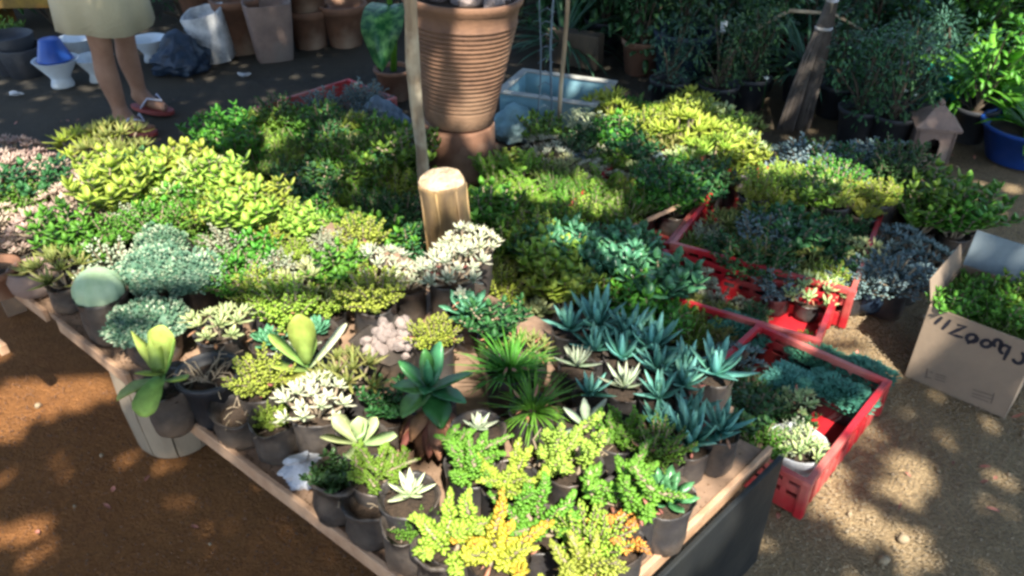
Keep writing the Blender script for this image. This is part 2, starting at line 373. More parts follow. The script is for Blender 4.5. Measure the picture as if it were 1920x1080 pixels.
def rim(p0, p1, w, z0, z1, nm='rim_strip', m='rim'):
    mb = MB(); p0 = Vector(p0); p1 = Vector(p1); d = (p1 - p0).normalized(); x = Vector((-d.y, d.x, 0)) * w / 2
    N = 10; k = []
    for i in range(N + 1):
        q = p0.lerp(p1, i / N) + Vector((0, 0, R.uniform(-.001, .001))) + x * R.uniform(-.1, .1); k.append(q)
    vs = []
    for q in k: vs += [(q - x) + Vector((0, 0, z0)), (q + x) + Vector((0, 0, z0)), (q + x) + Vector((0, 0, z1)), (q - x) + Vector((0, 0, z1))]
    fs = [(4 * i + a, 4 * i + (a + 1) % 4, 4 * i + 4 + (a + 1) % 4, 4 * i + 4 + a) for i in range(N) for a in range(4)] + [(3, 2, 1, 0), tuple(4 * N + a for a in range(4))]
    mb.add(vs, fs); return bevel(mk(nm, mb, m, bench), .002)
rim(sub(bpt(0, -.008)), sub(bpt(1.145, -.008)), .012, BZ - .03, BZ + .010)
rim(sub(bpt(1.20, -.012)), sub(bpt(1.55, -.006)), .013, BZ - .03, BZ + .008)
rim(sub(bpt(1.62, -.008)), sub(bpt(2.6, -.008)), .012, BZ - .03, BZ + .008)
rim(sub(bpt(-.008, -.015)), sub(bpt(-.008, .725)), .012, BZ - .03, BZ + .007)
rim(sub(bpt(1.66, -.12)), sub(bpt(2.62, -.10)), .022, BZ - .10, BZ - .07, 'lower_rail')
for a in (.02, 1.15, 2.25, 2.55):
    mb = MB(); p = sub(bpt(a + .03, .36)); ang = math.atan2((D - C).y, (D - C).x)
    mb.box((p.x, p.y, BZ - .045), .60, .05, .05, ang); mk('cross_bearer', mb, 'board', bench)
for a, w in ((1.2, .6), (2.3, .1), (2.3, .6), (.2, .62)):
    mb = MB(); p = sub(bpt(a, w)); mb.box((p.x, p.y, (BZ - .07) / 2), .06, .06, BZ - .07, .7); mk('leg', mb, 'board', bench)
# dark sheet standing under the right-hand edge
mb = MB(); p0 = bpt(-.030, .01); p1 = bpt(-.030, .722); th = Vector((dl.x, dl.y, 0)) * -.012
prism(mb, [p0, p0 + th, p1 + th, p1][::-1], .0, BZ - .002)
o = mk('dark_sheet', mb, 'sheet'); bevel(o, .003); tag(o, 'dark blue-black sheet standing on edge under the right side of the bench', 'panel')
# round stave tub that carries the left edge
sc_ = at(338, 812, 0); st = thing('stave_tub', (sc_.x, sc_.y, 0), 'grey brown round tub of upright staves under the left edge of the bench', 'tub')
NS = 10
for k in range(NS):
    a0 = 2 * PI * k / NS + .02; a1 = 2 * PI * (k + 1) / NS - .02; mb = MB(); vs = []
    for z, r in ((0, .098), (.02, .108), (.15, .117), (.29, .115)):
        for q in range(4):
            t = a0 + (a1 - a0) * q / 3; vs.append((r * math.cos(t), r * math.sin(t), z))
        for q in range(3, -1, -1):
            t = a0 + (a1 - a0) * q / 3; vs.append(((r - .016) * math.cos(t), (r - .016) * math.sin(t), z))
    fs = [(8 * i + a, 8 * i + (a + 1) % 8, 8 * i + 8 + (a + 1) % 8, 8 * i + 8 + a) for i in range(3) for a in range(8)] + [tuple(range(7, -1, -1)), tuple(24 + a for a in range(8))]
    mb.add(vs, fs); mk('stave', mb, 'stave', st, True).modifiers.new('e', 'EDGE_SPLIT').split_angle = .9
mb = MB(); mb.lathe([(.094, .01), (.095, .28)], 20); mk('core', mb, 'soil', st)

# ------------------------------------------------------------------ plant templates
def spiral(mb, rng, pts, n_, L, W, T, spread=.95, flush=0, fatl=True, g0=None):
    pts = [Vector(p) for p in pts]; m = len(pts) - 1
    for i in range(n_):
        t = (i + .5) / n_ * m; k = min(int(t), m - 1); p = pts[k].lerp(pts[k + 1], t - k); d = (pts[k + 1] - pts[k]).normalized()
        a = i * 2.399 + rng.uniform(-.35, .35); x = d.cross(Vector((.3, .2, 1)) if abs(d.z) < .9 else Vector((1, 0, 0))).normalized(); y = d.cross(x)
        e = i / n_; w = spread * (1 - .75 * e ** 3)
        dd = d * (.35 + .9 * e ** 3) + (x * math.cos(a) + y * math.sin(a)) * w + Vector((rng.uniform(-.15, .15), rng.uniform(-.15, .15), rng.uniform(0, .3)))
        s = (1 - .35 * e ** 4) * rng.uniform(.75, 1.2); g = rng.random() if g0 is None else min(1, max(0, g0 + rng.uniform(-.3, .3)))
        b = flush * rng.uniform(.3, 1) * e ** 1.5
        if fatl: mb.fat(p, dd, L * s, W * s, T * s, g, b)
        else: mb.flat(p, dd, L * s, W * s, g, b)
def stem_pts(rng, a, out, h, n_=4, r0=.015, droop=0):
    pts = []
    for i in range(n_ + 1):
        t = i / n_
        pts.append(Vector((math.cos(a) * (r0 + out * t ** 1.3), math.sin(a) * (r0 + out * t ** 1.3), h * (t - droop * t * t))) + Vector((rng.uniform(-.004, .004), rng.uniform(-.004, .004), 0)) * (i > 0))
    return pts
def t_sedum(rng, ns=26, Rr=.055, H=.085, L=.013, nl_=26, flush=0, fatl=True, W=None):
    mb = MB(); sb = MB()
    for i in range(ns):
        a = i * 2.399; q = math.sqrt((i + .5) / ns)
        pts = stem_pts(rng, a, Rr * q * rng.uniform(.8, 1.1), H * (1 - .45 * q * q) * rng.uniform(.75, 1.15))
        sb.tube([pts[0], pts[2], pts[4]], .0018, 3, False)
        spiral(mb, rng, [pts[1], pts[2], pts[3], pts[4]], nl_, L, W or L * .5, L * .35, flush=flush, fatl=fatl)
    return mb, sb
def t_spikes(rng, ns=8, Rr=.06, H=.10, L=.014, nl_=90, flush=.0, thick=1.0):
    L *= 1.05; ns += 1; H *= 1.08
    """stubby branches packed with small leaves"""
    mb = MB(); sb = MB()
    for i in range(ns):
        a = i * 2.399 + rng.uniform(-.3, .3); q = math.sqrt((i + .3) / ns)
        pts = stem_pts(rng, a, Rr * q * rng.uniform(.8, 1.3), H * (1 - .4 * q) * rng.uniform(.6, 1.25), 5)
        bx1, by1 = rng.uniform(-.02, .02), rng.uniform(-.02, .02)
        pts = [p + Vector((bx1 * math.sin(i * .8), by1 * math.sin(i * .7), 0)) for i, p in enumerate(pts)]
        sb.tube(pts, .004, 5, False)
        spiral(mb, rng, pts[1:], nl_, L * thick, L * .5 * thick, L * .3, flush=flush if rng.random() < .6 else 0)
    return mb, sb
def t_jade(rng, ns=13, Rr=.06, H=.10, L=.024, W=.015):
    mb = MB(); sb = MB()
    for i in range(ns):
        a = i * 2.399; q = math.sqrt((i + .4) / ns)
        pts = stem_pts(rng, a, Rr * q, H * (1 - .35 * q) * rng.uniform(.8, 1.15)); sb.tube(pts, [.004, .0035, .003, .0025, .002], 4, False)
        m = 9
        for k in range(m):
            t = .3 + .7 * k / (m - 1); j = t * 4; kk = min(int(j), 3); p = pts[kk].lerp(pts[kk + 1], j - kk); aa = k * 1.57 + a
            for s_ in (0, PI):
                d = Vector((math.cos(aa + s_), math.sin(aa + s_), .35 + .9 * (k == m - 1) + rng.uniform(-.2, .3)))
                mb.leaf(p, d, L * rng.uniform(.8, 1.15), W, .004, rng.uniform(-.1, .5), 'oval', 3, rng.random(), 0)
    return mb, sb
def t_rosette(rng, n_=30, Rr=.055, W=.022, T=.006, shape='spoon', c=(0, 0, 0), mb=None, tilt=None, open_=1.0, segs=4, flush=0):
    mb = mb or MB(); c = Vector(c); q = Matrix.Identity(3) if tilt is None else Vector((0, 0, 1)).rotation_difference(Vector(tilt).normalized()).to_matrix()
    for i in range(n_):
        t = i / (n_ - 1); a = i * 2.399; el = math.radians(82 - 72 * t ** .8 * open_) + rng.uniform(-.06, .06)
        L = Rr * (.35 + .65 * t ** .7) * rng.uniform(.93, 1.07)
        d = q @ Vector((math.cos(a) * math.cos(el), math.sin(a) * math.cos(el), math.sin(el)))
        mb.leaf(c + d * Rr * .06, d, L, W * (.5 + .5 * t), T, .35 + .25 * rng.random(), shape, segs, rng.random(), flush * rng.random() * (t > .5), .25, up=q @ Vector((0, 0, 1)))
    return mb
def t_clump(rng, n_=12, Rr=.06, r=.026, H=.05, leaves=14, shape='spoon', W=.012):
    mb = MB(); sb = MB()
    for i in range(n_):
        a = i * 2.399; q = math.sqrt((i + .4) / n_); p = Vector((math.cos(a) * Rr * q, math.sin(a) * Rr * q, H * (1 - .6 * q * q) + rng.uniform(-.008, .012)))
        tl = Vector((p.x * 8, p.y * 8, .9 + rng.uniform(-.2, .2)))
        t_rosette(rng, leaves, r * rng.uniform(.8, 1.25), W, .004, shape, p, mb, tl, 1, 3, flush=.6)
        sb.tube([(p.x * .3, p.y * .3, 0), (p.x * .8, p.y * .8, p.z * .6), p], .003, 4, False)
    return mb, sb
def t_agave(rng, n_=24, L=.10, W=.019, curl=.35):
    mb = MB()
    for i in range(n_):
        t = i / (n_ - 1); a = i * 2.399; el = math.radians(80 - 66 * t) + rng.uniform(-.1, .1)
        d = Vector((math.cos(a) * math.cos(el), math.sin(a) * math.cos(el), math.sin(el)))
        mb.leaf(d * .008, d, L * (.6 + .4 * t ** .5) * rng.uniform(.85, 1.1), W, .006, curl * rng.uniform(.3, 1.2), 'spear', 5, rng.random(), 0, .35)
    return mb
def t_needles(rng, n_=170, L=.11, W=.004, droop=-1.0, up=.6, base=.02):
    mb = MB()
    for i in range(n_):
        a = rng.uniform(0, 2 * PI); el = rng.uniform(up * .4, 1.45)
        d = Vector((math.cos(a) * math.cos(el), math.sin(a) * math.cos(el), math.sin(el)))
        mb.leaf(Vector((math.cos(a), math.sin(a), 0)) * rng.uniform(0, base), d, L * rng.uniform(.6, 1.15), W, .001, droop * rng.uniform(.3, 1.1), 'spear', 4, rng.random(), 0, .4)
    return mb
def t_coral(rng, ns=9, H=.12, Rr=.06):
    """pale jointed twigs with little tips"""
    mb = MB()
    def br(p, d, L, r, lev):
        q = p + d * L; mb.tube([p, p.lerp(q, .5) + Vector((rng.uniform(-.004, .004), rng.uniform(-.004, .004), 0)), q], [r, r * .9, r * .7], 4, True, (rng.random(), rng.random(), 0))
        if lev:
            for _ in range(3):
                dd = (d + Vector((rng.uniform(-.8, .8), rng.uniform(-.8, .8), rng.uniform(-.1, .6)))).normalized(); br(q, dd, L * rng.uniform(.55, .8), r * .75, lev - 1)
        else:
            for _ in range(4): mb.fat(q, (d + Vector((rng.uniform(-1, 1), rng.uniform(-1, 1), rng.uniform(-.2, .8)))), .011, .005, .004, rng.random())
    for i in range(ns):
        a = i * 2.399; br(Vector((math.cos(a) * .02, math.sin(a) * .02, 0)), Vector((math.cos(a) * .5, math.sin(a) * .5, 1)).normalized(), H * .35, .0035, 2)
    return mb

FT = {}   # foliage templates: kind -> list of (foliage mesh, stem mesh or None)
def tmpl(kind, m, fn, nv=3, seed=0, stemm='twig'):
    out = []
    for v in range(nv):
        r = fn(random.Random(seed * 31 + v + 5))
        if isinstance(r, tuple): out.append((r[0].mesh('foliage_' + kind, LM[m]), r[1].mesh('stems_' + kind, M[stemm])))
        else: out.append((r.mesh('foliage_' + kind, LM[m]), None))
    FT[kind] = out
tmpl('lime_sedum', 'lime', lambda r: t_sedum(r), 3, 1)
tmpl('yellow_sedum', 'yellow', lambda r: t_sedum(r, 30, .055, .075, .012, 24, .1), 3, 2)
tmpl('green_sedum', 'green', lambda r: t_sedum(r, 30, .06, .085, .012, 26), 3, 3)
tmpl('dark_sedum', 'dark', lambda r: t_sedum(r, 24, .065, .10, .017, 18, W=.009), 3, 4)
tmpl('lime_jade', 'lime', lambda r: t_jade(r, 14, .065, .12, .027, .017), 3, 5)
tmpl('green_jade', 'green', lambda r: t_jade(r, 15, .07, .12, .024, .014), 3, 6)
tmpl('blue_jade', 'jade', lambda r: t_jade(r, 15, .075, .11, .034, .020), 3, 7)
tmpl('dark_jade', 'dark', lambda r: t_jade(r, 13, .07, .10, .022, .014), 2, 8)
tmpl('silver_clump', 'silver', lambda r: t_clump(r, 18, .06, .021, .055, 14, W=.009), 3, 9)
tmpl('white_clump', 'white', lambda r: t_clump(r, 20, .06, .020, .06, 14, W=.008), 2, 10)
tmpl('pink_clump', 'pink', lambda r: t_clump(r, 20, .065, .020, .06, 13, W=.009), 3, 11)
tmpl('pale_clump', 'pale', lambda r: t_clump(r, 12, .062, .028, .055), 3, 12)
tmpl('blue_clump', 'bluegrey', lambda r: t_clump(r, 17, .065, .023, .055, 12, W=.010), 3, 13)
tmpl('olive_spiky', 'olive', lambda r: t_clump(r, 10, .06, .04, .06, 14, 'spear', .009), 2, 14)
tmpl('yellow_spiky', 'yellow', lambda r: t_clump(r, 12, .06, .036, .07, 14, 'spear', .009), 2, 15)
tmpl('pale_rosette', 'pale', lambda r: t_rosette(r, 30, .06, .024), 2, 16)
tmpl('green_rosette', 'jade', lambda r: t_rosette(r, 32, .06, .024), 2, 17)
tmpl('yellow_spikes', 'yellow', lambda r: t_spikes(r, 8, .062, .10, .016, 100, .12, 1.1), 3, 18)
tmpl('flame_spikes', 'flame', lambda r: t_spikes(r, 7, .055, .10, .016, 100, 1.0, 1.1), 2, 19)
tmpl('orange_spikes', 'orange', lambda r: t_spikes(r, 5, .05, .07, .014, 70, .5), 1, 20)
tmpl('lime_spikes', 'lime', lambda r: t_spikes(r, 8, .055, .11, .015, 95), 2, 21)
tmpl('green_spikes', 'bright', lambda r: t_spikes(r, 9, .06, .095, .015, 95), 2, 22)
tmpl('agave', 'teal', lambda r: t_agave(r), 3, 23)
tmpl('pale_agave', 'silver', lambda r: t_agave(r, 20, .07, .018, .5), 1, 24)
tmpl('needles', 'green', lambda r: t_needles(r), 2, 25)
tmpl('grass', 'bright', lambda r: t_needles(r, 90, .16, .006, -1.3, .8), 2, 26)
tmpl('coral', 'white', lambda r: t_coral(r), 2, 27)
tmpl('silver_sedum', 'silver', lambda r: t_sedum(r, 26, .06, .075, .014, 18, .2), 2, 28)
tmpl('fine_dark', 'dark', lambda r: t_needles(r, 200, .09, .004, -.5, .7, .04), 2, 29)
tmpl('teal_sedum', 'teal', lambda r: t_sedum(r, 34, .06, .05, .012, 20), 2, 30)
tmpl('blue_sedum', 'bluegrey', lambda r: t_sedum(r, 28, .065, .08, .016, 18, W=.009), 2, 31)

# single leaves that are parts of their own
def leafpart(name, m, **k):
    mb = MB(); mb.leaf((0, 0, 0), (1, 0, 0), **k); return mb.mesh(name, LM[m])
AG = [leafpart('agave_leaf', 'teal', L=.092, W=.023, T=.006, curl=c, shape='spear', segs=6, g=g, cup=.35) for c, g in ((.2, .2), (.4, .6), (.55, .9), (.1, .4))]
AGS = [leafpart('pale_agave_leaf', 'silver', L=.095, W=.02, T=.007, curl=c, shape='spear', segs=6, g=g, cup=.35) for c, g in ((.3, .2), (.5, .8))]

def bag_mesh(seed, m, r=.052, h=.12, fold=.05):
    rr = random.Random(seed); mb = MB()
    mb.lathe([(r * .86, 0), (r * .97, .012), (r * 1.02, h * .35), (r, h * .7), (r * 1.05, h * .93), (r * 1.10, h), (r * 1.03, h - .006), (r * .93, h * .86), (r * .9, h * .80)], 22, wob=fold, rng=rr)
    return mb.mesh('grow_bag', M[m])
BAGS = {m: [bag_mesh(i, m, fold=.028 + .01 * (i % 3)) for i in range(5)] for m in ('bag', 'baggrey', 'bagwhite')}
def pot_mesh(name, prof, m, n_=28, wob=0, sq=0, smooth=True):
    mb = MB(); mb.lathe(prof, n_, wob=wob, sq=sq); me = mb.mesh(name, M[m] if isinstance(m, str) else m, smooth); return me
def pprof(rb, rt, h, t=.008, lip=.0, liph=.02):
    p = [(rb, 0), (rb + .002, .003)]
    if lip: p += [(rt - (rt - rb) * liph / h, h - liph - .001), (rt - (rt - rb) * liph / h + lip, h - liph), (rt + lip, h - .002), (rt + lip - .003, h)]
    else: p += [(rt - .001, h - .003), (rt - .003, h)]
    return p + [(rt - t, h - .001), (rt - t - .001, h - .012), (max(rb, rt * .8) - t, h * .80)]
POT = dict(terra=pot_mesh('pot', pprof(.038, .056, .10, .006, .005), 'terra'), dark=pot_mesh('pot', pprof(.045, .058, .10, .004, .004), 'darkp'))
SOIL = []
for i in range(2):
    mb = MB(); vs = [(0, 0, .004)] + [(.047 * math.cos(2 * PI * k / 14), .047 * math.sin(2 * PI * k / 14), R.uniform(-.003, .002)) for k in range(14)] + [(.025 * math.cos(2 * PI * k / 14 + .2), .025 * math.sin(2 * PI * k / 14 + .2), R.uniform(0, .006)) for k in range(14)]
    fs = [(0, 15 + k, 15 + (k + 1) % 14) for k in range(14)] + [(15 + k, 1 + k, 1 + (k + 1) % 14, 15 + (k + 1) % 14) for k in range(14)]
    mb.add(vs, fs); SOIL.append(mb.mesh('soil', M['soil']))

DRY = []
for i in range(4):
    mb = MB(); rr = random.Random(900 + i)
    for k in range(7):
        a = rr.uniform(0, 6.3); q = rr.uniform(.01, .055); mb.leaf((q * math.cos(a), q * math.sin(a), rr.uniform(.01, .05)), (math.cos(a), math.sin(a), rr.uniform(-.6, .5)), rr.uniform(.014, .034), rr.uniform(.006, .012), .001, rr.uniform(-1.2, 1), 'oval', 3, rr.random(), rr.random())
    DRY.append(mb.mesh('dry_leaf', LM['rust']))
taken = []   # x, y, radius, base height of everything that stands somewhere
def free(x, y, r, z):
    return all((x - a) ** 2 + (y - b_) ** 2 > (r + c) ** 2 or abs(z - d) > .1 for a, b_, c, d in taken)

def plant(kind, x, y, z, label, group=None, cont='bag', s=1.0, fs=1.0, name=None, cat='succulent', lean=.08, r=None, hs=1.0, zf_=.95):
    r = r or R
    t = thing(name or {'agave': 'agave_plant', 'pale_agave': 'agave_plant'}.get(kind, 'potted_succulent'), (x, y, z), label, cat, group, r.uniform(0, 6.28))
    h = .12 * s * hs
    if cont in BAGS: link('grow_bag', r.choice(BAGS[cont]), t, (0, 0, 0), None, (s, s, s * hs))
    elif cont in POT: link('pot', POT[cont], t, (0, 0, 0), None, (s, s, s * hs)); h = .10 * s * hs
    if cont: link('soil', r.choice(SOIL), t, (0, 0, h * .88), r.uniform(0, 6), s)
    fz = h * .88 if cont else 0
    if kind == 'agave' or kind == 'agave_silver':
        src = AG if kind == 'agave' else AGS; N = r.choice((15, 18, 21)); a0 = r.uniform(0, 6.3); tl = r.uniform(.05, .3)
        for i in range(N):
            q = i / (N - 1); a = i * 2.399; el = math.radians(78 - 66 * q) + r.uniform(-.14, .14) + tl * math.cos(a - a0)
            link('leaf', r.choice(src), t, (0, 0, fz + .012), (0, -el, a + r.uniform(-.1, .1)), s * fs * (.62 + .38 * q ** .5) * r.uniform(.88, 1.1))
    elif kind:
        f, st_ = r.choice(FT[kind])
        rot = (r.uniform(-lean, lean), r.uniform(-lean, lean), r.uniform(0, 6.28))
        fv = (s * fs * 1.12, s * fs * 1.12, s * fs * zf_)
        stuff(link('foliage', f, t, (0, 0, fz), rot, fv))
        if st_: stuff(link('stem', st_, t, (0, 0, fz), rot, fv))
    if cont and y < 2.4 and r.random() < .4: stuff(link('dry_leaf', r.choice(DRY), t, (0, 0, fz), r.uniform(0, 6), s))
    taken.append((x, y, .05 * s, z))
    return t

# ------------------------------------------------------------------ crates
def fit(pxs, z):
    """rectangle through four corners back-left, back-right, front-right, front-left"""
    p = [at(a, b_, z) for a, b_ in pxs]; c = sum(p, Vector()) / 4
    u = ((p[1] - p[0]) + (p[2] - p[3])) / 2; v = ((p[0] - p[3]) + (p[1] - p[2])) / 2
    return Vector((c.x, c.y, 0)), u.length, v.length, math.atan2(u.y, u.x)
def crate(c, Lx, Ly, rz, h, label):
    t = thing('red_crate', (c.x, c.y, 0), label, 'crate', None, rz)
    mb = MB(); mb.box((0, 0, .008), Lx - .02, Ly - .02, .008); mk('base', mb, 'red', t)
    for (sx, sy, ax) in ((0, -1, 0), (0, 1, 0), (1, 0, 1), (-1, 0, 1)):
        LL = Lx if ax == 0 else Ly; off = (Ly if ax == 0 else Lx) / 2
        w = MB(); N = max(4, int(LL / .05))
        def bx(cx, cz, sx_, sy_, sz_, d=0):
            if ax == 0: w.box((cx, sy * (off - .005 + d), cz), sx_, sy_, sz_)
            else: w.box((sx * (off - .005 + d), cx, cz), sy_, sx_, sz_)
        LLi = LL - (.0 if ax == 0 else .022)
        bx(0, .028, LLi, .006, .05); bx(0, h * .62, LLi, .006, .022)
        for k in range(N + 1):
            cx = -LLi / 2 + .008 + (LLi - .016) * k / N; bx(cx, h * .5, .014, .008, h - .016, .0015)
        sd = mk('side_panel', w, 'red', t)
        w = MB()
        bx(0, h - .012, LLi + (.016 if ax == 0 else 0), .018, .020, .001); bevel(mk('rim', w, 'red', sd), .003)
    for sx in (-1, 1):
        for sy in (-1, 1):
            mb = MB(); mb.box((sx * (Lx / 2 - .006), sy * (Ly / 2 - .006), h / 2 - .001), .026, .026, h - .004); bevel(mk('corner_post', mb, 'red', t), .006)
    return t
CHt = .13
cA = fit([(1405, 585), (1668, 712), (1518, 905), (1262, 760)], CHt)
# keep it clear of the bench: it starts right of the bench's long side
rA = at(1668, 712, CHt); fA = at(1518, 905, CHt); dA = (rA - fA); wA = Vector((-dA.y, dA.x, 0)).normalized() * .40
cA = ((rA + fA + rA + wA + fA + wA) / 4, .40, dA.length, math.atan2(-wA.y, -wA.x)); cA[0].z = 0
crate(*cA, CHt, 'red plastic crate nearest the camera with teal cushions and a pale succulent in it')
CC = .155
cC = fit([(1392, 320), (1712, 352), (1548, 556), (1250, 425)], CC)
crate(*cC, CC, 'largest red crate with a yellow sedum row along its back and dark plants in front')
cB0, cBx, cBy, cBr = cC
e1 = Vector((math.cos(cBr), math.sin(cBr), 0)); e2 = Vector((-e1.y, e1.x, 0))
cBc = cB0 - e2 * (cBy / 2 + .15) - e1 * .03
crate(cBc, cBx * .95, .27, cBr, CHt, 'narrow red crate of mixed olive and grey plants between the other red crates')
cDc = cB0 - e1 * (cBx / 2 + .24) + e2 * .03
crate(cDc, .44, cBy, cBr, CHt, 'red crate of silvery and yellow plants left of the largest crate')
pE0 = at(470, 186, .14); pE1 = at(645, 134, .14); uE = (pE1 - pE0).normalized(); vE = Vector((uE.y, -uE.x, 0))
CHe = .10
eE = pE0 + (pE1 - pE0) / 2 + vE * .23; crate(Vector((eE.x, eE.y, 0)), (pE1 - pE0).length, .40, math.atan2(uE.y, uE.x), .11, 'red crate of dark plants at the back left beside the dirt path')
# loose lath left of the crates
p0 = at(1172, 432, .10); p1 = at(1305, 372, .16); mb = MB(); mb.tube([p0, p0.lerp(p1, .5), p1], .011, 4); o = mk('wooden_lath', mb, 'rim'); tag(o, 'short pale lath lying on the rim of the left crate', 'stick')

# ------------------------------------------------------------------ explicit foreground plants
def bz(px, py, zf=.15): p = at(px, py, BZ + zf); return p.x, p.y
def bigplant(px, py, label, m, leaves, name='broad_leaved_succulent', cont='baggrey', zf=.15, s=1.0, stem=None, rz=0, hs=1.0):
    """leaves: (azimuth deg, elevation deg, L, W, curl, shape, flush, lift) one object per leaf"""
    x, y = bz(px, py, zf); t = thing(name, (x, y, BZ), label, 'succulent')
    if cont: link('grow_bag', R.choice(BAGS[cont]), t, (0, 0, 0), None, (s, s, s * hs)); link('soil', SOIL[0], t, (0, 0, .105 * s * hs), 0, s)
    z0 = .105 * s * hs
    if stem:
        sb = MB(); sb.tube([(0, 0, 0), (0, 0, stem)], [.008, .006], 7); mk('stem', sb, 'twig', t, True, loc=(0, 0, z0)); z0 += stem
    for (a, e, L, W, cu, sh, fl, lf) in leaves:
        mb = MB(); mb.leaf((0, 0, 0), (1, 0, 0), L, W, .006, cu, sh, 9, .3 + .5 * R.random(), fl, .3, roll=R.uniform(-.25, .25))
        link('leaf', mb.mesh('leaf', LM[m] if isinstance(m, str) else m), t, (0, 0, z0 + lf), (0, -math.radians(e), math.radians(a)))
    taken.append((x, y, .05 * s, BZ)); return t

# paddle plants at the left edge
bigplant(300, 690, 'leafy paddle plant with drooping olive leaf at the bench edge, left of the black pot', 'paddle',
         [(70, 62, .11, .075, .3, 'paddle', .5, .02), (20, 55, .10, .05, .3, 'paddle', 0, .01), (150, 45, .11, .035, .3, 'spear', .2, .02), (205, 10, .10, .06, -.6, 'paddle', 0, 0),
          (262, 2, .10, .07, -.75, 'paddle', 0, .015), (330, 20, .09, .045, .2, 'paddle', 0, 0), (115, 60, .08, .04, .3, 'spear', .1, .03), (240, 30, .07, .03, .2, 'spear', 0, .02)], zf=.16, stem=.02)
bigplant(575, 672, 'big paddle plant with one tall upright lime leaf and a long white leaf', 'paddle',
         [(110, 72, .12, .07, .25, 'paddle', 0, .02), (165, 30, .11, .045, .3, 'paddle', 0, .01), (250, 10, .08, .06, .2, 'paddle', .4, 0), (310, 15, .09, .06, .2, 'paddle', .5, 0),
          (200, 20, .09, .045, .2, 'paddle', 0, 0), (80, 50, .07, .04, .3, 'paddle', 0, .02)], zf=.16, stem=.02)
mbx = MB(); mbx.leaf((0, 0, 0), (1, 0, 0), .13, .035, .006, .2, 'paddle', 8, .9, 0, .3)
o = link('leaf', mbx.mesh('white_leaf', LM['white']), bpy.data.objects['broad_leaved_succulent.001'], (0, 0, .13), (0, -math.radians(35), math.radians(30))); o['label'] = 'long white leaf'
bigplant(672, 800, 'light green open rosette of six broad cupped leaves by the white paper bag', 'pale',
         [(100, 62, .05, .045, .3, 'spoon', 0, .01), (20, 60, .045, .04, .3, 'spoon', 0, .01), (150, 28, .08, .042, .3, 'spoon', 0, 0), (200, 18, .085, .04, .3, 'spoon', 0, 0),
          (270, 10, .07, .05, .2, 'spoon', 0, 0), (350, 14, .085, .042, .3, 'spoon', 0, 0), (50, 28, .06, .04, .3, 'spoon', 0, 0), (310, 50, .04, .035, .3, 'spoon', 0, .01)], cont='bag')
bigplant(805, 722, 'dark green broad leaved rosette above a collar of dry reddish leaves', 'broad',
         [(60, 48, 0.098, 0.051, .3, 'oval', 0, .01), (110, 55, 0.082, 0.038, .3, 'oval', 0, .01), (160, 35, 0.090, 0.043, .2, 'oval', 0, 0), (200, 20, 0.082, 0.047, .1, 'oval', .3, 0), (235, 5, 0.090, 0.055, -.3, 'oval', .3, 0),
          (290, 0, 0.098, 0.060, -.4, 'oval', 0, 0), (330, 10, 0.090, 0.047, -.2, 'oval', 0, 0), (10, 20, 0.098, 0.038, 0, 'oval', 0, 0), (90, 70, 0.057, 0.025, .3, 'spear', 0, .02), (265, 25, 0.066, 0.034, .1, 'oval', 0, .01)], cont='bag', stem=.03)
pa = bpy.data.objects['broad_leaved_succulent.003']
for k in range(9):
    mb = MB(); mb.leaf((0, 0, 0), (1, 0, 0), R.uniform(.085, .12), .034, .004, -.9, 'oval', 7, R.random(), R.random(), .45)
    q = link('dry_leaf', mb.mesh('dry_leaf', LM['rust']), pa, (.01, -.035, .118), (0, math.radians(R.uniform(-5, 22)), math.radians(205 + k * 15))); 
bigplant(1100, 775, 'silvery trailing plant with long pale leaves behind the lime sedum', 'silver',
         [(200, 10, .07, .022, -.3, 'oval', 0, 0), (240, 0, .08, .022, -.4, 'oval', 0, 0), (280, -5, .09, .022, -.4, 'oval', 0, 0), (310, 0, .09, .02, -.5, 'oval', 0, 0), (160, 30, .06, .02, .2, 'oval', 0, .01), (40, 30, .07, .02, .2, 'oval', 0, .01), (100, 50, .05, .02, .2, 'oval', 0, .02)], cont='bag')

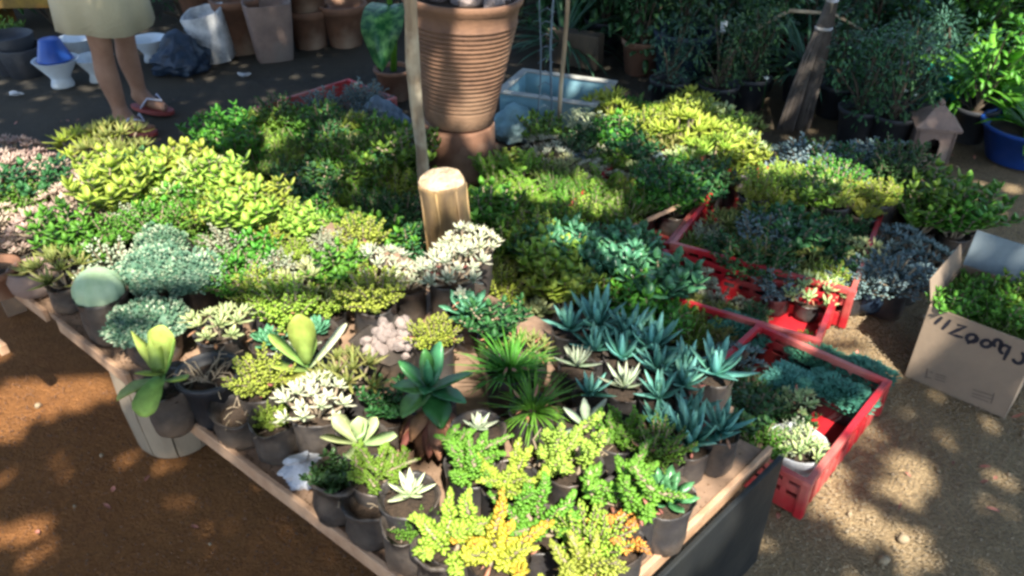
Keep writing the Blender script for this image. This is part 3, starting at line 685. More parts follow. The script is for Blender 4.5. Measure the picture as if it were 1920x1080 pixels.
EX = [ # px, py, kind, container, size, foliage size, label
 (488, 700, 'lime_sedum', 'baggrey', 1, 1.0, 'round bright green sedum at the bench edge left of the pinkish rosette clump'),
 (590, 745, 'white_clump', 'baggrey', 1, 1.15, 'pinkish white clump of tight rosettes behind the white paper bag'),
 (655, 690, 'olive_spiky', 'bag', 1, 1.0, 'brown yellow withered rosette clump between two broad leaved plants'),
 (705, 862, 'green_spikes', 'bag', .95, .85, 'low bright green sedum mound under the light green open rosette'),
 (765, 905, 'white_rosette_', 'bag', 1, 1, ''),
 (895, 782, 'cream_', 'bag', .9, 1, ''),
 (812, 612, 'yellow_sedum', None, 1, 1.0, 'small lime yellow sedum tuft standing behind the tray of stones'),
 (955, 665, 'needles', 'bag', .95, .95, 'bushy bright green needle leaved plant in the middle of the bench'),
 (1000, 735, 'grass', 'bag', .9, .72, 'grassy plant with arching green blades in the middle of the bench'),
 (850, 985, 'yellow_spikes', 'baggrey', 1, .95, 'yellow green stubby sedum at the near rim right of the white rosette'),
 (935, 1020, 'flame_spikes', 'baggrey', 1, 1.0, 'yellow sedum with orange flushed tips at the near corner'),
 (885, 850, 'green_spikes', 'bag', 1, 1.0, 'mid green stubby sedum behind the yellow ones at the near corner'),
 (955, 880, 'yellow_spikes', 'bag', 1, .85, 'yellow green sedum with upright branches next to a bare brown twig'),
 (1075, 850, 'lime_spikes', 'bag', 1.05, 1.0, 'tall lime sedum with the highest stubby branches of the near corner'),
 (1010, 965, 'green_spikes', 'bag', 1, 1.0, 'leaf green sedum in the centre of the near corner'),
 (1180, 920, 'green_spikes', 'bag', 1.05, 1.1, 'dense green sedum dome beside the right rim of the bench'),
 (1105, 1000, 'yellow_sedum', 'bag', 1, 1.0, 'small yellow sedum squeezed behind the orange tuft'),
 (1160, 985, 'orange_spikes', 'bag', .9, .95, 'small orange red sedum tuft near the right rim'),
 (1095, 1085, 'lime_spikes', 'baggrey', 1, 1.0, 'bright green sedum nearest the camera at the very corner'),
 (1250, 905, 'green_rosette', 'bag', 1, 1.0, 'teal rosette leaning over the right rim of the bench'),
 (1165, 790, 'green_spikes', 'bag', 1, .7, 'small green sedum in shade behind the dense dome'),
 (1235, 825, 'green_sedum', 'bag', 1, .9, 'shaded green sedum below the agaves on the right of the bench'),
 (1175, 690, 'agave_silver', 'bag', .8, .9, 'pale grey green agave in sun, the lightest of the agaves'),
 (1085, 650, 'agave_silver', 'bag', .8, .85, 'grey green agave at the left front of the agave group'),
 (405, 600, 'pale_clump', 'bag', 1, 1, 'pale rosette clump right of the crested cactus'),
 (700, 545, 'lime_sedum', 'bag', 1, 1.2, 'tall yellow green sedum left of the shaded rosettes'),
 (845, 505, 'silver_clump', 'baggrey', 1.1, 1.2, 'silver grey rosette mound in front of the sawn log'),
 (880, 460, 'white_clump', 'baggrey', 1.1, 1.1, 'chalky white rosette clump beside the foot of the sawn log'),
]
for px, py, kind, cont, s, fs, lab in EX:
    x, y = bz(px, py)
    if kind.endswith('_'):
        big = kind.startswith('white'); t = thing('rosette_succulent', (x, y, BZ), 'white rosette with pointed leaves at the left rim beside the yellow sedum' if big else 'small cream starry rosette right of the dark green rosette', 'succulent')
        link('grow_bag', BAGS[cont][1], t); link('soil', SOIL[0], t, (0, 0, .105))
        n_ = 22; mb = MB(); mb.leaf((0, 0, 0), (1, 0, 0), .055 if big else .042, .020 if big else .015, .006, .4, 'spear', 5, .6, 0, .3)
        me = mb.mesh('rosette_leaf', LM['white'] if big else LM['silver'])
        for i in range(n_):
            q = i / (n_ - 1); link('leaf', me, t, (0, 0, .12), (R.uniform(-.1, .1), -math.radians(82 - 74 * q), i * 2.399), (.5 + .5 * q) * R.uniform(.9, 1.1))
        taken.append((x, y, .05, BZ)); continue
    if cont: plant(kind, x, y, BZ, lab, None, cont, s, fs)
    else:
        plant(kind, x, y, BZ, lab, None, 'bag', .9, fs)

# dome cactus, crested cactus
def cactus(px, py, r, h, label, m, ribs, amp, name, cont='baggrey', sx=1.0, hs=1.0):
    x, y = bz(px, py, .13 * hs + h * .3); t = thing(name, (x, y, BZ), label, 'cactus', None, .4)
    link('grow_bag', BAGS[cont][2], t, (0, 0, 0), None, (1.1 * sx, 1.1, hs)); mb = MB(); n_ = 64; m_ = 14; vs = []; fs = []
    for j in range(m_ + 1):
        f = j / m_ * PI * .62
        for k in range(n_):
            a = 2 * PI * k / n_; rr = 1 + amp * abs(math.sin(a * ribs / 2 + (2 * math.sin(j * .9) if amp > .1 else 0))) * math.sin(f)
            vs.append((r * sx * rr * math.sin(f), 0, h * math.cos(f)) if False else (r * sx * rr * math.sin(f) * math.cos(a), r * rr * math.sin(f) * math.sin(a), h * math.cos(f) * (1 + (amp * .6 * math.sin(a * 5 + j)) * (amp > .1))))
    fs = [(j * n_ + k, (j + 1) * n_ + k, (j + 1) * n_ + (k + 1) % n_, j * n_ + (k + 1) % n_) for j in range(m_) for k in range(n_)]
    mb.add(vs, fs); mk('body', mb, m, t, True, loc=(0, 0, .115 * hs + .01)); link('soil', SOIL[0], t, (0, 0, .10 * hs), 0, (sx, 1, 1))
    if amp > .1:
        kb = MB(); rr = random.Random(px)
        for i in range(900):
            f = math.acos(1 - rr.random() * 1.15); a = rr.uniform(0, 6.283); wv = 1 + amp * abs(math.sin(a * ribs / 4 + 1.5 * math.sin(f * 5)))
            q = Vector((r * sx * wv * math.sin(f) * math.cos(a), r * wv * math.sin(f) * math.sin(a), h * math.cos(f) * wv)); dd = Vector((q.x, q.y, q.z * 1.6 + .01)).normalized()
            q = q * (1 + .28 * NZ.noise(q * 38 + Vector((px, 0, 0)))); kb.fat(q, dd + Vector((rr.uniform(-.5, .5), rr.uniform(-.5, .5), rr.uniform(-.3, .3))), .012, .009, .006, rr.random(), rr.random() ** 3)
        stuff(mk('knobs', kb, LM['crestleaf'], t, False, loc=(0, 0, .115 * hs + .01)))
    taken.append((x, y, .055 * sx, BZ)); return t
cactus(180, 530, .056, .062, 'smooth pale green dome cactus at the left edge of the bench', 'cactus', 11, .085, 'dome_cactus', hs=1.1)
cactus(284, 500, .070, .05, 'crinkled blue green crested cactus right beside the pale dome cactus', 'crest', 16, .16, 'crested_cactus', 'bag')
cactus(355, 505, .065, .045, 'crinkled blue green crested cactus, the one farthest from the pale dome', 'crest', 18, .18, 'crested_cactus', 'bag')
cactus(276, 598, .070, .04, 'low crinkled dark teal crested cactus nearest the bench edge', 'crest', 16, .18, 'crested_cactus', 'bag', 1.1, .8)
cactus(300, 455, .055, .05, 'frosted crested cactus lump behind the other crested cacti', 'crest', 14, .2, 'crested_cactus', 'bag')

def inside(px, py, poly):
    c = False; j = len(poly) - 1
    for i in range(len(poly)):
        xi, yi = poly[i]; xj, yj = poly[j]
        if (yi > py) != (yj > py) and px < (xj - xi) * (py - yi) / (yj - yi) + xi: c = not c
        j = i
    return c
def on_bench(x, y, mg=0.0, ex=0.0):
    v = Vector((x, y, 0)) - C; e = (D - C).normalized(); det = dl.x * e.y - dl.y * e.x
    a = (v.x * e.y - v.y * e.x) / det; w = (dl.x * v.y - dl.y * v.x) / det
    return -mg < a < LEN + mg and -mg < w < .71 + mg + (ex if a > .15 else 0)
# crate A contents: teal cushions in dark tubs, pale succulent in a clear bag
def cushion(px, py, z, lx, ly, rz, label):
    p = at(px, py, z + .075); t = thing('cushion_plant', (p.x, p.y, z), label, 'succulent', 'teal cushions in the near crate' if False else None, rz)
    mb = MB(); mb.lathe([(.045, 0), (.055, .09), (.058, .10), (.053, .098), (.05, .08)], 20, sq=.6); o = mk('pot', mb, 'darkp', t, False); o.scale = (lx / .11, ly / .11, 1)
    mb = MB(); rr = random.Random(px)
    for i in range(900):
        a = rr.uniform(-1, 1); b_ = rr.uniform(-1, 1)
        if a * a * a * a + b_ * b_ * b_ * b_ > 1 - .25 * NZ.noise(Vector((a * 2, b_ * 2, px))): continue
        q = Vector((a * lx * .56, b_ * ly * .56, .085 + .045 * math.sqrt(max(0, 1 - .8 * max(abs(a), abs(b_)) ** 2)) + .012 * NZ.noise(Vector((a * 4, b_ * 4, px))))); mb.fat(q, (a * .8 + rr.uniform(-.4, .4), b_ * .8 + rr.uniform(-.4, .4), rr.uniform(.3, .9)), .020 * rr.uniform(.6, 1.3), .008, .005, rr.random())
    stuff(mk('foliage', mb, LM['cushion'], t)); 
    mb = MB(); vs = []; mb.lathe([(.056, .07), (.05, .095), (.03, .115), (.001, .12)], 16, sq=.6, close=False); o = mk('mound', mb, LM['cushion'], t, True); o.scale = (lx / .11, ly / .11, 1)
    t.scale = (1.08, 1.08, .68); taken.append((p.x, p.y, .05, z)); return t
ra = math.radians(-45)
cushion(1390, 618, 0.014, .15, .10, ra, 'rounded teal cushion plant at the back corner of the near crate, beside the bench')
cushion(1530, 668, 0.014, .13, .085, ra, 'teal cushion plant against the back wall of the near crate')
cushion(1625, 700, 0.014, .11, .09, ra, 'teal cushion plant in the far right corner of the near crate')
cushion(1575, 735, 0.014, .15, .09, ra, 'long teal cushion plant in front, along the right wall of the near crate')
cushion(1480, 715, 0.014, .10, .10, ra, 'smaller teal cushion plant in the middle of the near crate')
p = at(1500, 822, .12); taken.append((p.x, p.y, .065, .014)); t = thing('bagged_succulent', (p.x, p.y, .014), 'pale yellow green succulent inside a whitish plastic bag in the near crate', 'succulent')
mb = MB(); mb.lathe([(.05, 0), (.062, .02), (.068, .06), (.078, .088), (.074, .092), (.064, .07), (.055, .06)], 26, wob=.035); mk('plastic_bag', mb, 'bagwhite', t, True)
mb = MB(); mb.lathe([(.06, .068), (.001, .08)], 18, close=False); mk('soil', mb, 'soil', t)
for f, q, s_, m in (('pale_clump', (0.01, -.01), 1.0, 0), ('silver_sedum', (-.012, .012), .95, 0)):
    stuff(link('foliage', FT[f][0][0], t, (q[0], q[1], .055), R.uniform(0, 6), s_))
# brown round pot and orange clay pot at the far left, black pot with dead stems, white paper bag, stones
def simple_pot(name, px, py, z, prof, m, label, cat='pot', wob=0, sq=0, group=None, soil=None, at_z=None):
    p = at(px, py, z if at_z is None else at_z); t = thing(name, (p.x, p.y, z), label, cat, group, R.uniform(0, 6))
    link('body', pot_mesh('pot_body', prof, m, 32, wob, sq), t)
    if soil:
        mb = MB(); mb.lathe([(soil[0], soil[1]), (soil[0] * .5, soil[1] + .006), (.001, soil[1] + .008)], 18, wob=.02, close=False); mk('soil', mb, 'soil', t, True)
    taken.append((p.x, p.y, max(q[0] for q in prof), z)); return t
simple_pot('round_pot', 72, 545, BZ, [(.045, 0), (.062, .02), (.066, .05), (.058, .075), (.05, .08), (.046, .07), (.044, .06)], 'clay', 'squat grey brown round pot on the left end of the bench', soil=(.045, .062))
simple_pot('clay_pot', 8, 548, BZ, pprof(.045, .062, .085, .007, .005), 'terra', 'orange clay pot at the outermost left of the bench, cut by the picture edge', soil=(.052, .068))
t = thing('black_pot', (*bz(395, 715, .1), BZ), 'large black pot full of dead stems near the left rim', 'pot')
link('body', pot_mesh('black_pot_body', pprof(.05, .068, .13, .004, .004), 'darkp', 30, .01), t); taken.append((t.location.x, t.location.y, .065, BZ))
mb = MB(); mb.lathe([(.062, .105), (.03, .112), (.001, .114)], 18, close=False, wob=.02); mk('soil', mb, 'soil', t)
mb = MB()
for k in range(26):
    a = R.uniform(0, 6.3); d = Vector((math.cos(a), math.sin(a), R.uniform(.2, 1.4))).normalized(); q = Vector((R.uniform(-.03, .03), R.uniform(-.03, .03), .11))
    mb.tube([q, q + d * R.uniform(.03, .06), q + d * .07 + Vector((0, 0, -.02))], .0016, 4)
stuff(mk('dead_stem', mb, 'twig', t))
t = thing('paper_bag', (*bz(575, 872, .04), BZ), 'crumpled white paper bag leaning on the near left rim', 'bag', None, .5)
mb = MB(); mb.lathe([(.030 + .008 * math.sin(q * 1.1) - .0013 * q * (q > 8), .006 * q) for q in range(14)] + [(.012, .082), (.002, .08)], 40)
for i, v in enumerate(mb.v):
    v = Vector(v); k = 1 + .5 * abs(NZ.noise(v * 30)) - .3 * abs(NZ.noise(v * 55)); mb.v[i] = (v.x * k * 1.15, v.y * k * .75, v.z * (1 + .2 * NZ.noise(v * 25)))
mk('bag_body', mb, 'bagwhite', t, False); t.rotation_euler = (.1, -.2, .4); taken.append((t.location.x, t.location.y, .042, BZ))
t = thing('stone_tray', (*bz(735, 640, .08), BZ), 'shallow tray heaped with pinkish white stones and dry bits', 'tray', None, -.7)
mb = MB(); mb.lathe([(.070, 0), (.082, .085), (.085, .088), (.079, .082), (.070, .07)], 24, sq=.5); mk('tray_body', mb, 'baggrey', t)
taken.append((t.location.x, t.location.y, .085, BZ))
def stone_mesh(seed, m='stone'):
    bm = bmesh.new(); bmesh.ops.create_icosphere(bm, subdivisions=2, radius=1); rr = random.Random(seed)
    for v in bm.verts: v.co *= 1 + .35 * NZ.noise(v.co * 1.3 + Vector((seed * 3.1, 0, 0)))
    me = bpy.data.meshes.new('stone'); bm.to_mesh(me); bm.free(); me.materials.append(M[m]); return me
STN = [stone_mesh(i) for i in range(4)]
for k in range(44):
    a = R.uniform(0, 6.3); q = R.uniform(0, .072); s = R.uniform(.009, .019)
    link('stone', R.choice(STN), t, (q * math.cos(a), q * math.sin(a), .075 + R.uniform(0, .03)), (R.uniform(0, 3), R.uniform(0, 3), 0), (s * 1.3, s, s * .7))
DB = [(452, 785, 'dusty half empty soil bag at the left rim, below the round green sedum'), (520, 812, 'crumpled grey soil bag at the left rim, right of the half empty one'), (638, 925, 'dusty brown soil bag at the left rim, right of the white paper bag'),
      (702, 965, 'sagging soil bag at the left rim below the white rosette'), (768, 1010, 'dusty soil bag at the left rim beside the yellow sedum'), (835, 1065, 'dusty soil bag closest to the bottom of the picture on the left rim'), (340, 735, 'grey soil bag behind the leafy paddle plant')]
for k, (px, py, lab) in enumerate(DB):
    p = at(px, py, BZ + .05); t = thing('soil_bag', (p.x, p.y, BZ), lab, 'bag', None, k * 1.3); rr = random.Random(k + 40)
    mb = MB(); mb.lathe([(.042, 0), (.050, .008), (.053, .035), (.047, .062), (.052, .085 + .01 * (k % 3)), (.056, .096), (.046, .088), (.040, .07), (.038, .06)], 30, wob=.055, rng=rr); mk('bag_body', mb, 'baggrey', t, True)
    mb = MB(); mb.lathe([(.042, .066), (.02, .074), (.001, .075)], 16, close=False, wob=.03); mk('soil', mb, 'soil', t, True); t.rotation_euler[0] = rr.uniform(-.12, .12)
    mb = MB()
    for i in range(9):
        a = rr.uniform(0, 6.3); d = Vector((math.cos(a), math.sin(a), rr.uniform(.1, 1.6))).normalized(); q = Vector((rr.uniform(-.02, .02), rr.uniform(-.02, .02), .07)); mb.tube([q, q + d * .025, q + d * .04 + Vector((0, 0, -.008))], .0012, 4)
    stuff(mk('dead_stem', mb, 'twig', t)); taken.append((p.x, p.y, .05, BZ))
    if k in (1, 2, 4, 5):
        f, st_ = FT[['green_sedum', 'lime_sedum', 'dark_jade', 'pale_clump'][k % 4]][0]; stuff(link('foliage', f, t, (.01, .01, .065), k, (.7, .7, .55)))
mb = MB(); rr = random.Random(61)
for i in range(5000):
    a = rr.uniform(0, 2.4); w = rr.choice((rr.uniform(0, .12), rr.uniform(0, .79) if a > .2 else rr.uniform(0, .7))); q = bpt(a, w, BZ + .003); s_ = rr.uniform(.001, .0035)
    vs = [q + Vector(v) * s_ for v in ((1, 0, 0), (-.3, 1, 0), (-.8, -.6, 0), (0, 0, 1))]; mb.add(vs, [(0, 1, 3), (1, 2, 3), (2, 0, 3)])
o = mk('soil_crumbs', mb, 'crumb'); tag(o, 'crumbs of spilled soil scattered on the bench boards', 'soil', kind='stuff')
mb = MB()
for i in range(420):
    x = rr.uniform(-2.6, 2.9); y = rr.uniform(.8, 4.2)
    if on_bench(x, y, .02): continue
    a = rr.uniform(0, 6.3); mb.leaf((x, y, rr.uniform(.004, .010)), (math.cos(a), math.sin(a), rr.uniform(-.05, .2)), rr.uniform(.012, .035), rr.uniform(.006, .014), .0006, rr.uniform(-.6, .8), 'oval', 3, rr.random(), rr.random())
o = mk('leaf_litter', mb, LM['rust']); tag(o, 'small dry brown leaves littered over the ground', 'leaf litter', kind='stuff')
mb = MB(); rr = random.Random(71); src = STN[0]; vv = [v.co.copy() for v in src.vertices]; ff = [tuple(p.vertices) for p in src.polygons]
for i in range(260):
    x = rr.choice((rr.uniform(.7, 2.6), rr.uniform(-2.2, .3))); y = rr.uniform(.8, 3.4)
    if on_bench(x, y, .03): continue
    s_ = rr.choice((.004, .006, .009, .013)); q = Euler((rr.uniform(0, 3), rr.uniform(0, 3), 0)).to_matrix(); mb.add([Vector((x, y, .001)) + (q @ v) * s_ for v in vv], ff)
o = mk('pebbles', mb, 'grit', None, True); tag(o, 'small pebbles strewn over the sand and red earth', 'pebbles', kind='stuff')
# loose dead twigs in the near corner
for (a, b_, lab) in ((1012, 860, 'pale bare twig sticking up between the yellow and lime sedums'), (1120, 860, 'forked dry twig in shade behind the green sedum dome')):
    p = at(a, b_, BZ + .10); mb = MB(); rr = random.Random(a)
    for k in range(5):
        d = Vector((rr.uniform(-1, 1), rr.uniform(-1, .4), rr.uniform(.1, 1))).normalized(); q = p + d * .04
        mb.tube([p - Vector((0, 0, .09)), p, q, q + Vector((rr.uniform(-.02, .02), rr.uniform(-.02, .02), .012))], [.004, .003, .002, .001], 5)
    o = mk('dry_twig', mb, 'twig'); tag(o, lab, 'twig')

# ------------------------------------------------------------------ clusters of potted plants
CL = [ # base height, polygon, kinds, container, spacing, size, foliage size, label, group
 (BZ, [(-60, 250), (60, 255), (175, 285), (165, 390), (60, 410), (-60, 410)], ['pink_clump'], 'bag', .102, .9, 1.15, 'dusty pink rosette clump in a bag at the far left end of the bench', 'dusty pink rosette clumps'),
 (BZ, [(140, 215), (310, 230), (330, 300), (200, 330), (140, 290)], ['yellow_spiky', 'olive_spiky'], 'bag', .100, .9, 1.15, 'yellow and rusty spiky succulent at the back of the bench, below the standing person', 'yellow and rusty spiky succulents'),
 (BZ, [(-60, 390), (115, 390), (120, 500), (-60, 500)], ['olive_spiky', 'green_jade'], 'baggrey', .102, .9, 1.1, 'olive green leafy plant at the left end of the bench above the round pot', 'olive plants at the bench end'),
 (BZ, [(200, 255), (470, 250), (560, 290), (400, 350), (160, 380), (150, 320)], ['lime_jade', 'lime_jade', 'pale_clump'], 'bag', .100, .9, 1.2, 'tall pale lime jade plant in full sun at the back of the bench', 'pale lime jade plants in sun'),
 (BZ, [(470, 250), (600, 270), (700, 330), (700, 370), (560, 410), (380, 430), (400, 350), (560, 290)], ['lime_jade', 'lime_sedum', 'yellow_sedum'], 'bag', .100, .9, 1.15, 'yellow green jade plant in the back row of the bench left of the sawn log', 'yellow green plants left of the log'),
 (BZ, [(110, 380), (400, 350), (380, 430), (240, 470), (110, 490)], ['green_jade', 'green_sedum'], 'bag', .100, .9, 1.15, 'small leaved mid green jade plant behind the crested cacti', 'mid green jade plants behind the cacti'),
 (BZ, [(620, 350), (780, 335), (800, 390), (935, 460), (880, 520), (740, 500), (620, 430)], ['white_clump', 'silver_sedum', 'pale_clump', 'yellow_sedum', 'silver_clump', 'lime_sedum'], 'baggrey', .100, .9, 1.15, 'chalky white sunlit succulent clump between the bench edge and the sawn log', 'chalky white clumps by the log'),
 (BZ, [(380, 430), (620, 400), (720, 500), (640, 560), (430, 540), (400, 500)], ['pale_clump', 'pale_rosette', 'silver_sedum', 'yellow_sedum'], 'bag', .100, .9, 1.15, 'pale yellow green rosette plant in the sunny middle of the bench', 'pale rosette plants in the sunny middle'),
 (BZ, [(640, 500), (755, 500), (760, 620), (640, 620)], ['lime_sedum', 'yellow_spiky'], 'bag', .100, .9, 1.1, 'upright yellow green sedum behind the tray of stones', 'yellow green sedums behind the stones'),
 (BZ, [(360, 540), (640, 560), (640, 640), (330, 660)], ['green_jade', 'green_rosette', 'pale_clump'], 'bag', .100, .9, 1.05, 'mid green leafy succulent between the crested cacti and the big paddle plant', 'leafy plants behind the paddle plants'),
 (BZ, [(860, 500), (1080, 520), (1080, 600), (940, 610), (760, 620), (760, 530)], ['pale_rosette', 'yellow_spiky', 'dark_jade', 'green_rosette'], 'bag', .100, .9, 1.0, 'pale green rosette half in shade behind the needle leaved bush', 'half shaded rosettes'),
 (BZ, [(1010, 560), (1120, 535), (1260, 560), (1420, 630), (1540, 730), (1480, 860), (1330, 850), (1230, 760), (1110, 700), (1020, 640)], ['agave'], 'bag', .078, .74, 1.22, 'blue green agave in a black bag along the right side of the bench', 'blue green agaves on the right of the bench'),
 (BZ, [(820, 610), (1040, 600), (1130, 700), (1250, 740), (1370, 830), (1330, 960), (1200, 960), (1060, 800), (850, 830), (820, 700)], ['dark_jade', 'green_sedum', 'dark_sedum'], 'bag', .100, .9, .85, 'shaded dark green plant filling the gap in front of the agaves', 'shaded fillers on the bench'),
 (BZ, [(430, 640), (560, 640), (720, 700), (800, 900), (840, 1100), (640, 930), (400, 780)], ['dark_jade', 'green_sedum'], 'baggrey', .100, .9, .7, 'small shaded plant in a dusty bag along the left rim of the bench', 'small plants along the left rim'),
 (BZ, [(780, 800), (1200, 820), (1330, 960), (1180, 1180), (900, 1180), (820, 1040)], ['green_sedum', 'yellow_sedum'], 'baggrey', .100, .9, .8, 'small low sedum filling a gap in the near corner of the bench', 'low sedums in the near corner'),
 # on the ground
 (0, [(860, 440), (930, 420), (1010, 440), (1090, 520), (1000, 560), (900, 520)], ['yellow_sedum', 'pale_rosette', 'lime_jade'], 'bag', .12, 1.05, 1.1, 'yellow green rosette plant on the ground just behind the middle of the bench', 'yellow green plants behind the bench'),
 (0, [(1000, 430), (1130, 405), (1220, 450), (1270, 520), (1240, 580), (1080, 545)], ['blue_jade', 'blue_jade', 'green_jade'], 'bag', .12, 1.05, 1.0, 'glossy blue green jade plant on the ground between bench and crates', 'glossy jade plants between bench and crates'),
 (0, [(890, 290), (960, 262), (1180, 325), (1185, 400), (1050, 430), (890, 425)], ['green_sedum', 'lime_sedum', 'green_spikes'], 'bag', .118, 1.05, 1.15, 'bushy leaf green sedum in a black bag right of the sawn log', 'leaf green sedums right of the log'),
 (0, [(1000, 225), (1160, 210), (1250, 260), (1385, 310), (1260, 390), (1180, 325), (1000, 270)], ['silver_clump', 'blue_clump', 'coral', 'blue_sedum', 'dark_sedum', 'dark_jade', 'green_jade'], 'bag', .118, 1.05, 1.05, 'silvery grey succulent among the mixed pots left of the largest crate', 'silvery plants left of the largest crate'),
 (0, [(1130, 175), (1300, 165), (1425, 225), (1415, 300), (1340, 320), (1250, 260), (1160, 215)], ['yellow_spiky', 'lime_jade', 'yellow_sedum', 'pale_clump'], 'bag', .118, 1.1, 1.3, 'yellow green leafy succulent in the sunny patch in front of the broom', 'yellow green plants in front of the broom'),
 (.014, [(1405, 315), (1500, 318), (1640, 340), (1690, 360), (1660, 390), (1560, 380), (1390, 360)], ['yellow_sedum', 'yellow_sedum', 'lime_sedum'], 'bag', .10, 1.1, 1.1, 'bright yellow sedum in the back row of the largest crate', 'bright yellow sedums in the largest crate'),
 (.014, [(1390, 360), (1560, 380), (1650, 395), (1550, 520), (1400, 465), (1295, 425)], ['dark_sedum', 'green_sedum', 'dark_jade', 'olive_spiky', 'dark_sedum', 'dark_jade', 'blue_sedum', 'yellow_sedum'], 'bag', .10, .9, 1.2, 'dark green plant in a black bag in the front rows of the largest crate', 'dark plants in the largest crate'),
 (.014, [(1215, 460), (1290, 450), (1540, 560), (1500, 640), (1330, 600), (1210, 560)], ['silver_clump', 'blue_clump', 'green_sedum', 'olive_spiky', 'dark_sedum'], 'bag', .095, .8, .9, 'mixed olive or grey succulent in the narrow crate', 'plants in the narrow crate'),
 (0, [(1600, 520), (1640, 425), (1720, 405), (1790, 440), (1770, 500), (1680, 520)], ['blue_clump', 'blue_sedum'], 'bag', .115, 1.05, 1.2, 'blue grey succulent in a black bag behind the cardboard box', 'blue grey succulents behind the box'),
 (0, [(1700, 345), (1835, 330), (1835, 400), (1720, 405)], ['green_sedum', 'green_jade'], 'bag', .118, 1.05, 1.2, 'leafy green plant right of the largest crate on the sand', 'green plants right of the largest crate'),
 (0, [(1430, 255), (1600, 255), (1740, 310), (1830, 330), (1700, 345), (1600, 310), (1430, 292)], ['blue_sedum', 'dark_sedum', 'blue_clump'], 'bag', .122, 1.1, 1.25, 'grey green shaded plant in the row behind the yellow sedums', 'grey green row behind the yellow sedums'),
 (0, [(310, 240), (470, 196), (640, 185), (775, 225), (800, 450), (640, 420), (520, 340), (420, 270)], ['green_sedum', 'green_jade', 'green_sedum', 'lime_sedum', 'dark_sedum'], 'bag', .122, 1.0, 1.2, 'small dark green plant in the shaded bed behind the bench, left of the tall stick', 'dark green plants left of the tall stick'),
 (.014, [(1330, 600), (1440, 615), (1520, 680), (1590, 760), (1520, 790), (1440, 790), (1380, 700)], ['dark_jade', 'green_sedum', 'dark_sedum'], 'bag', .09, .8, .95, '', ''),
 (0, [(590, 165), (690, 155), (700, 200), (600, 195)], ['dark_sedum', 'blue_sedum'], 'bag', .122, 1.1, 1.1, 'nearly black leaved plant by the red rim of the back left crate', 'blackish plants by the back left crate'),
]
DESC = dict(lime_sedum='lime sedum', yellow_sedum='yellow sedum', green_sedum='leaf green sedum', dark_sedum='dark green sedum', lime_jade='lime jade plant', green_jade='green jade plant',
  blue_jade='glossy blue green jade', dark_jade='dark jade plant', silver_clump='silver rosette clump', white_clump='chalky white clump', pink_clump='dusty pink clump', pale_clump='pale green clump',
  blue_clump='blue grey clump', olive_spiky='olive spiky clump', yellow_spiky='yellow spiky clump', pale_rosette='single pale rosette', green_rosette='green rosette', green_spikes='stubby green sedum',
  agave='blue green agave', coral='white twiggy plant', silver_sedum='silver sedum', fine_dark='dark needle tuft', teal_sedum='teal sedum', blue_sedum='grey blue sedum')
PLACE = ['at the far left bench end', 'at the back of the bench', 'above the round pot', 'on the sunny back bench', 'on the bench near the log', 'behind the crested cacti', 'by the sawn log', 'in the sunny bench middle',
  'behind the stone tray', 'behind the paddle plants', 'behind the needle bush', 'along the right bench side', 'in the shaded bench middle', 'along the left rim', 'in the near corner',
  'behind the bench middle', 'between bench and crates', 'right of the log', 'left of the largest crate', 'in front of the broom', 'in the yellow crate row', 'in the largest crate', 'in the narrow crate',
  'behind the cardboard box', 'right of the largest crate', 'in the shaded back row', 'in the back left bed', 'inside the near crate', 'by the back left crate']
ORD = ['first', 'second', 'third', 'fourth', 'fifth', 'sixth', 'seventh', 'eighth', 'ninth', 'tenth']
def cluster_labels(pts, pick, zc, ci):
    out = [None] * len(pts)
    for kd in set(pick):
        ids = sorted((i for i in range(len(pts)) if pick[i] == kd), key=lambda i: pts[i].y)
        base_l = DESC[kd] + ' ' + PLACE[ci]; rows_ = max(1, math.ceil(len(ids) / 7)); per = math.ceil(len(ids) / rows_)
        for q in range(rows_):
            row = sorted(ids[q * per:(q + 1) * per], key=lambda i: proj((pts[i].x, pts[i].y, zc))[0])
            rn = '' if rows_ == 1 else (', front row' if q == 0 else ', back row' if q == rows_ - 1 else ', ' + ORD[q] + ' row')
            for k, i in enumerate(row):
                if len(row) == 1: lb = base_l + (rn or ', the only one there')
                elif k == 0: lb = base_l + rn + ', leftmost'
                elif k == len(row) - 1: lb = base_l + rn + ', rightmost'
                else: lb = base_l + rn + ', ' + ORD[k] + ' from left'
                out[i] = (lb, DESC[kd] + 's ' + PLACE[ci])
    return out
assert len(PLACE) == len(CL)
bench_exp = list(taken)
CB_ = PLACE.index('in the narrow crate')
